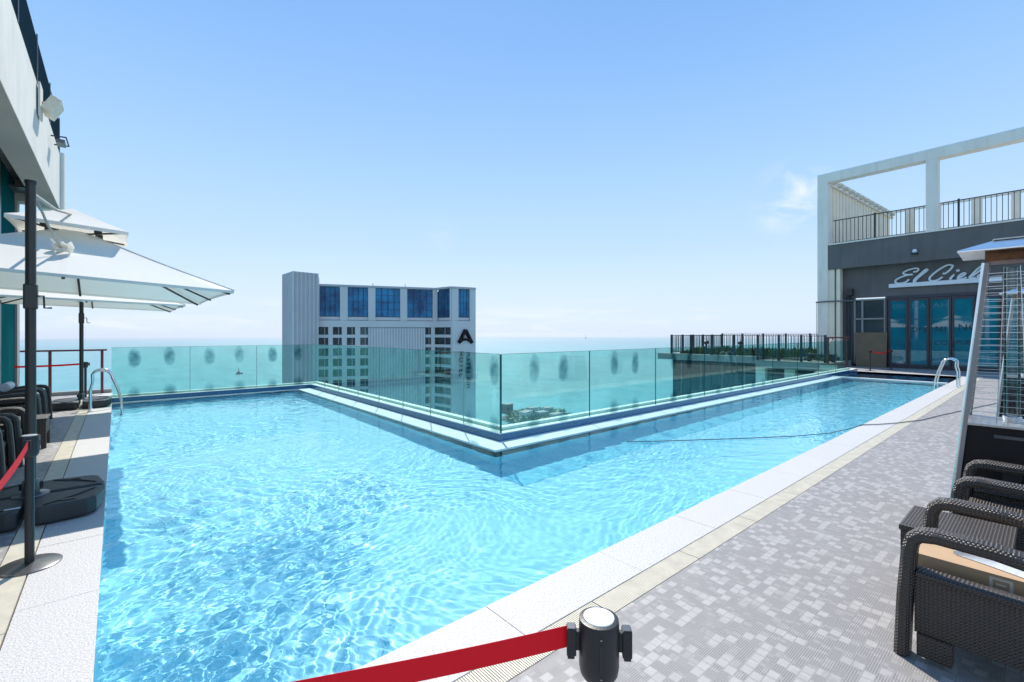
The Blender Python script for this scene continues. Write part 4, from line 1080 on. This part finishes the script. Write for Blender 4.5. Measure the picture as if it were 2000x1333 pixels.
def make_table(label, group):
    r = empty('wicker_table', (0, 0, 0)); tag(r, label, 'table', group)
    MB().box(-.25, .25, -.50, 0, .395, .43).build('table_top', M['wicker'], r, bevel=.006)
    for s in (-1, 1): MB().box(s * .235 - .015, s * .235 + .015, -.49, -.01, .20, .394).build('side_panel', M['wicker'], r)
    MB().box(-.218, .218, -.03, -.012, .2, .394).build('front_panel', M['wicker'], r)
    for sx in (-1, 1):
        for y in (-.46, -.035): MB().box(sx * .225 - .028, sx * .225 + .028, y - .028, y + .028, 0, .199).build('leg', M['wicker'], r)
    return r
GR = 'dark wicker armchairs beside the pool'
c1 = make_chair("nearest dark wicker armchair at the right edge, with a cardboard box on its seat", GR); c1.location = (3.42, .475, 0)
def dup(src, loc, rz, label):
    o = copy_tree(src); o.location = loc; o.rotation_euler = (0, 0, rz); o['label'] = label; return o
dup(c1, (4.76, .425, 0), 0, "second dark wicker armchair from the right front, standing just before the pyramid heater")
t1 = make_table("dark wicker side table between the two right-hand armchairs", 'dark wicker side tables'); t1.location = (4.05, .64, 0)
lab = ["wicker armchair of the left row nearest the umbrella base", "second wicker armchair of the left row, just before the side table", "left-row wicker armchair just behind the side table",
       "left-row wicker armchair fourth from the umbrella base", "farthest wicker armchair of the left row, with a rolled white towel"]
for l_, (x, y) in zip(lab, ((-.98, 7.75), (-.94, 8.62), (-1.0, 10.55), (-1.0, 11.35), (-1.0, 12.2))):
    dup(c1, (x, y, 0), -R(90), l_)
dup(t1, (-.76, 9.62, 0), -R(90), "dark wicker side table in the left row, at the edge of the shaded deck")
tw = MB().tube([(-1.35, 11.95, .47), (-1.33, 12.2, .48), (-1.35, 12.45, .47)], .07, 14).build('rolled_towel', M['towel'], smooth=True)
tw.location = (-.12, -.2, .235); tag(tw, "rolled white towel on the farthest armchair of the left row", 'towel')
# cardboard box and bag on the nearest chair
bx = empty('cardboard_box', (3.43, .0, .388)); tag(bx, "long flat brown cardboard box lying on the nearest wicker armchair", 'box')
MB().box(-.20, .14, -.62, .50, 0, .095).build('carton', M['cardboard'], bx, bevel=.002)
MB().box(-.2012, -.2004, .12, .20, .02, .08).build('printed_square', M['print_white'], bx); MB().box(-.2022, -.2014, .132, .188, .031, .069).build('printed_centre', M['cardboard'], bx)
MB().box(-.2032, -.2024, .142, .178, .046, .054).build('printed_centre', M['print_white'], bx)
MB().box(-.2, .14, .04, .055, .0955, .0962).build('flap_seam', M['plywood'], bx)
mb = MB(); n, m_ = 14, 20; vs = []
for i in range(n + 1):
    for j in range(m_ + 1):
        u, v = i / n, j / m_; tap = 1 - .75 * max(0, v - .62) / .38
        x = (u - .5) * .26 * tap + .01 * math.sin(9 * v + 5 * u); y = -.58 + v * .86
        z = .085 * math.sin(math.pi * u) * math.sin(math.pi * min(1, v * .8 + .12)) + .008 * math.sin(17 * u + 11 * v) * math.sin(math.pi * u) + .098
        vs.append((x - .05, y + .06, z))
fs = [(i * (m_ + 1) + j, (i + 1) * (m_ + 1) + j, (i + 1) * (m_ + 1) + j + 1, i * (m_ + 1) + j + 1) for i in range(n) for j in range(m_)]
o = mb.add(vs, fs).build('plastic_bag', M['plastic_bag'], smooth=True, loc=(3.43, 0.0, .388)); tag(o, "crumpled white plastic package on top of the cardboard box", 'bag')

# ------------------------------------------------------------------ pyramid patio heaters
def heater(x, y, rot, label, s=1.0):
    r = empty('pyramid_heater', (x, y, 0), rot); tag(r, label, 'patio heater', 'pyramid patio heaters on the right deck'); r.scale = (s, s, s)
    H = 2.40; zb = .88
    hb, ht = .37, .165   # half widths at floor and at top
    f_ = lambda z: hb + (ht - hb) * z / (H - .16)
    base = MB(); a0, a1 = f_(.06) - .02, f_(zb) - .02
    base.add([(-a0, -a0, .06), (a0, -a0, .06), (a0, a0, .06), (-a0, a0, .06), (-a1, -a1, zb), (a1, -a1, zb), (a1, a1, zb), (-a1, a1, zb)], [(3, 2, 1, 0), (4, 5, 6, 7), (0, 1, 5, 4), (1, 2, 6, 5), (2, 3, 7, 6), (3, 0, 4, 7)])
    base.build('base_cabinet', M['cabinet'], r, bevel=.004)
    for q_ in range(4):
        Mq = Matrix.Rotation(math.pi / 2 * q_, 4, 'Z')
        MB().box(-.10, .10, -a1 - .012, -a1 - .004, zb - .085, zb - .06, Mq).build('vent_slot', M['dark_steel'], r)
    MB().box(-a1 - .02, a1 + .02, -a1 - .02, a1 + .02, zb + .001, zb + .02).build('shelf', M['steel_brushed'], r, bevel=.003)
    for sx in (-1, 1):
        for sy in (-1, 1):
            l = MB(); p0 = Vector((sx * hb, sy * hb, .0)); p1 = Vector((sx * ht, sy * ht, H - .16))
            t_ = .036
            for (dx, dy, wx, wy) in ((-sx * t_ / 2, 0, t_, .004), (0, -sy * t_ / 2, .004, t_)):
                vs = []
                for p in (p0, p1):
                    for i, j in ((-1, -1), (1, -1), (1, 1), (-1, 1)): vs.append((p.x + dx + i * wx / 2, p.y + dy + j * wy / 2, p.z))
                l.add(vs, [(3, 2, 1, 0), (4, 5, 6, 7), (0, 1, 5, 4), (1, 2, 6, 5), (2, 3, 7, 6), (3, 0, 4, 7)])
            lo_ = l.build('leg', M['leg_shaded'], r)
            tr_ = MB(); tr_.beam(p0, p1, .014, .014); tr_.build('leg_lit_strip', M['steel'], lo_)  # added bright steel strip, stands in for the leg's sunlit face
    # wire guards: one per face
    for q_ in range(4):
        Mq = Matrix.Rotation(math.pi / 2 * q_, 4, 'Z'); g = MB(); z = zb + .06
        while z < H - .2:
            hw = f_(z) - .03; p = [Mq @ Vector((-hw, -hw, z)), Mq @ Vector((hw, -hw, z))]; g.beam(p[0], p[1], .0026, .0026); z += .055
        for u in (-.33, .33):
            h0, h1 = f_(zb + .03) - .03, f_(H - .2) - .03
            g.beam(Mq @ Vector((u * 2 * h0 * .5, -h0 - .003, zb + .03)), Mq @ Vector((u * 2 * h1 * .5, -h1 - .003, H - .2)), .003, .003)
        g.build('wire_guard', M['steel'], r)
    MB().tube([(0, 0, zb + .02), (0, 0, H - .2)], .05, 20).build('flame_tube', M['tube_glass'], r, smooth=True)
    MB().lathe([(.055, zb + .021), (.06, zb + .07), (.052, zb + .075)], (0, 0, 0), 18).build('tube_collar', M['steel'], r, smooth=True)
    MB().box(-ht + .01, ht - .01, -ht + .01, ht - .01, H - .15, H - .076).build('burner_housing', M['brass'], r)
    c = MB(); h = .315; t_ = .10; hz = H - .075; vs = [(-h, -h, hz), (h, -h, hz), (h, h, hz), (-h, h, hz), (-h, -h, hz + .018), (h, -h, hz + .018), (h, h, hz + .018), (-h, h, hz + .018), (-t_, -t_, H + .03), (t_, -t_, H + .03), (t_, t_, H + .03), (-t_, t_, H + .03)]
    c.add(vs, [(3, 2, 1, 0), (0, 1, 5, 4), (1, 2, 6, 5), (2, 3, 7, 6), (3, 0, 4, 7), (4, 5, 9, 8), (5, 6, 10, 9), (6, 7, 11, 10), (7, 4, 8, 11), (8, 9, 10, 11)])
    c.build('cap', M['steel'], r, bevel=.004)
    MB().prism([(-.11, -.11), (.11, -.11), (.11, .11), (-.11, .11)], H + .031, H + .042).build('cap_plate', M['steel_brushed'], r)
    MB().box(-hb - .06, -hb - .01, -.05, .05, .35, .55).build('gas_bracket', M['black_plastic'], r)
    return r
hc = cam2w(.0, 0); hp = Vector((5.72, .22))
heater(hp.x, hp.y, R(2), "tall steel pyramid patio heater with wire guard behind the right armchairs")
heater(12.0, .30, R(2), "farther pyramid patio heater seen through the guard of the near one")
# tall pale plant and blue tub beyond the heaters
pp = empty('potted_plant', (15.6, -.55, 0)); tag(pp, "tall pale-leaved potted plant behind the heaters at the right edge", 'plant')
MB().lathe([(.20, 0), (.28, .5), (.30, .52), (.25, .5), (.24, .46)], (0, 0, 0), 18).build('pot', M['dark_render'], pp, smooth=True)
MB().tube([(0, 0, .4), (.05, 0, 1.2), (0, .04, 2.0)], [.05, .04, .02], 8).build('trunk', M['plywood'], pp)
mb = MB()
for i in range(1500):
    a = rng.random() * 6.28; z = rng.uniform(.6, 2.9); rr_ = rng.uniform(.05, .55) * math.sin(math.pi * (z - .4) / 2.8); p = Vector((math.cos(a) * rr_, math.sin(a) * rr_, z))
    u = Vector((rng.uniform(-1, 1), rng.uniform(-1, 1), rng.uniform(-.8, .8))).normalized() * .07; v = Vector((rng.uniform(-1, 1), rng.uniform(-1, 1), rng.uniform(-1, 1))).normalized() * .035
    mb.add([p - u, p - v, p + u, p + v], [(0, 1, 2, 3)])
mb.build('leaves', M['leaf_pale'], pp)
tb2 = empty('sun_lounger', (9.2, .1, 0)); tag(tb2, "blue sling lounger on the deck behind the near heater", 'lounger')
MB().box(-.35, .35, -1.0, .25, .30, .34).build('sling', M['blue_plastic'], tb2)
for sx in (-1, 1):
    MB().tube([(sx * .37, .3, .32), (sx * .37, -1.1, .32)], .02, 8).build('side_tube', M['sign_white'], tb2)
    for y in (.2, -.9): MB().tube([(sx * .37, y, .31), (sx * .37, y + .08, 0)], .018, 8).build('leg', M['sign_white'], tb2)
MB().add([(-.33, -.95, .34), (.33, -.95, .34), (.33, -1.4, .85), (-.33, -1.4, .85), (-.33, -.97, .32), (.33, -.97, .32), (.33, -1.43, .83), (-.33, -1.43, .83)], [(0, 1, 2, 3), (7, 6, 5, 4), (0, 4, 5, 1), (1, 5, 6, 2), (2, 6, 7, 3), (3, 7, 4, 0)]).build('backrest', M['blue_plastic'], tb2)

# ------------------------------------------------------------------ ladders
def ladder(loc, rot, label, gap=.5):
    r = empty('pool_ladder', loc, rot); tag(r, label, 'ladder', 'stainless steel pool ladders')
    # local: +x into the water, deck edge at x = 0
    for s in (0, gap):
        path = [(-.34, 0)] + [(-.34, .45)] + [(-.30 + .0, .62)] + [(-.16 + .17 * math.cos(R(150 - 150 * i / 8)), .70 + .16 * math.sin(R(150 - 150 * i / 8))) for i in range(9)]
        path += [(.10, .45), (.17, .15), (.18, -.1), (.18, -.85)]
        MB().tube([(x, s, z) for x, z in path], .021, 12).build('rail', M['steel'], r, smooth=True)
        MB().lathe([(.045, .001), (.045, .012), (.022, .03)], (-.34, s, 0), 14).build('flange', M['steel'], r, smooth=True)
    for z in (-.25, -.5, -.75): MB().box(.15, .21, .0, gap, z - .012, z + .012).build('step', M['steel_brushed'], r)
ladder((PX0, 13.05, 0), 0, "stainless pool ladder at the far left, in front of the rear umbrella base", .55)
ladder((20.0, PY0, 0), R(90), "stainless pool ladder near the restaurant doors at the far right", .55)

# ------------------------------------------------------------------ left building
lb = empty('left_building', (-1.1, 0, 0)); tag(lb, "pale upper storey with a grey soffit projecting over the umbrellas at top left", 'building')
z0_, z1_ = 4.80, 6.20; YB = 16.4
MB().box(-.40, 0, -2, YB, z0_, z1_).build('fascia_beam', M['white_stucco'], lb)
MB().box(-.395, -.005, -1.9, YB - .02, z0_ - .012, z0_ - .002).build('beam_soffit', M['grey_soffit'], lb)
MB().box(-6, -.401, -2, YB, 5.30, 5.5).build('ceiling', M['dark_ceiling'], lb)
MB().box(-6, -.401, YB - .4, YB, z0_, 5.298).build('end_beam', M['grey_soffit'], lb)
for k in range(5): MB().box(-6, -.402, YB - 1.2 + k * .14, YB - 1.13 + k * .14, 4.95, 5.0).build('ceiling_slat', M['dark_steel'], lb)
MB().box(-6, -.05, -2, YB - .05, z1_ - .3, z1_ - .01).build('roof_slab', M['concrete'], lb)
MB().box(-6, -.72, 3, YB - .3, .0, .10).build('wall_plinth', M['dark_render'], lb)
# rounded pale end casing
MB().prism([(-.42, 0), (.0, 0), (.05, .05), (.07, .14), (.05, .25), (0, .33), (-.42, .33)], z0_ - .03, z1_ + .05, Matrix.Translation((0.02, YB + .005, 0))).build('end_casing', M['white_stucco'], lb, smooth=False)
# glazed wall under the ceiling
for k in range(5):
    y1 = YB - k * 2.4; y0 = y1 - 2.4
    g = MB(); g.box(-.80, -.70, y1 - .36 if k == 0 else y1 - .1, y1, .101, 5.29); g.box(-.78, -.72, y0, y1 - .1, 2.9, 3.05)
    dr = g.build('wall_frame', M['dark_steel'] if k else M['grey_soffit'], lb)
    MB().box(-.76, -.74, y0 + .01, y1 - .37, .101, 5.28).build('pane', M['teal_glass'], dr)
# dark panel screen above the fascia
sr = empty('roof_screen', (-1.1, 0, 6.2)); tag(sr, "dark blue screen with slim posts along the top of the upper storey, top left", 'screen')
MB().box(-.05, -.01, -2, YB - .1, .02, .84).build('panel', M['screen'], sr)
for k in range(8): MB().box(-.008, .012, YB - .15 - k * 2.15, YB - .11 - k * 2.15, 0.002, .87).build('post', M['dark_steel'], sr)
fl = empty('floodlight', (-1.08, 12.2, 5.95)); tag(fl, "beige square floodlight on the pale fascia, pointing down at the pool", 'lamp')
MB().box(.0, .03, -.30, .10, -.35, .25).build('back_plate', M['white_stucco'], fl)
q = MB(); q.box(.10, .26, -.22, .28, -.13, .17, Matrix.Rotation(R(28), 4, 'Y')); q.build('housing', M['beige'], fl, bevel=.01)
MB().box(.03, .16, -.03, .03, -.04, .0).build('bracket', M['white_stucco'], fl)
f2 = empty('wall_lamp', (-1.08, 14.2, 5.9)); tag(f2, "small lamp with a black wire bracket below the beige floodlight", 'lamp')
MB().tube([(.0, -.2, 0), (.24, -.2, .02), (.26, .25, -.03), (.02, .25, -.05)], .015, 8).build('bracket', M['black_metal'], f2)
MB().box(.08, .22, -.15, .2, -.10, -.02).build('housing', M['dark_steel'], f2, bevel=.01)

# far railing at the end of the left deck
mr_ = empty('maroon_railing', (0, 0, 0)); tag(mr_, "maroon metal railing with two posts at the far end of the left deck", 'railing')
for x in (-.30, -1.30, -2.3): MB().box(x - .03, x + .03, 16.69, 16.75, .02, 1.17).build('post', M['maroon'], mr_)
MB().box(-3.0, -.20, 16.68, 16.76, 1.171, 1.215).build('top_rail', M['maroon'], mr_)
tag(MB().box(-6, PX0 - .02, 16.95, 17.12, -.4, .10).build('end_kerb', M['concrete'], bevel=.01), kind='structure')

# hose over the deck into the pool
hp_ = [(21.0, 1.0, .012)]
def gp(px, py, z=0): 
    d = (CAM_H - z) * FPX / (py - EYE); v = cam2w((px - 1000) * d / FPX, d); return (v.x, v.y, z + .012)
pts = [gp(1960, 786), gp(1890, 801), gp(1840, 812), gp(1800, 822), gp(1750, 828), gp(1716, 830.5), gp(1684, 831.5, .0), gp(1660, 839, -.02), gp(1620, 848, -.02), gp(1550, 854, -.02), gp(1480, 857, -.02), gp(1400, 860, -.02), gp(1310, 863, -.02), gp(1225, 865, -.02)]
tag(MB().tube(pts, .0075, 8).build('hose', M['rope'], smooth=True), "thin grey hose running from the deck across the coping into the pool", 'hose')

# ------------------------------------------------------------------ sea haze
hz = MB().box(-21000, 21000, -21000, 21000, -174, 22).build('haze', None); tag(hz, kind='stuff')
hm = bpy.data.materials.new('sea_haze'); hm.use_nodes = True; ht_ = hm.node_tree; ht_.nodes.clear()
pv = ht_.nodes.new('ShaderNodeVolumePrincipled'); pv.inputs['Color'].default_value = (.90, .93, 1.0, 1); pv.inputs['Density'].default_value = 0.8e-4; pv.inputs['Anisotropy'].default_value = .3
ho = ht_.nodes.new('ShaderNodeOutputMaterial'); ht_.links.new(pv.outputs[0], ho.inputs['Volume']); hz.data.materials.append(hm)
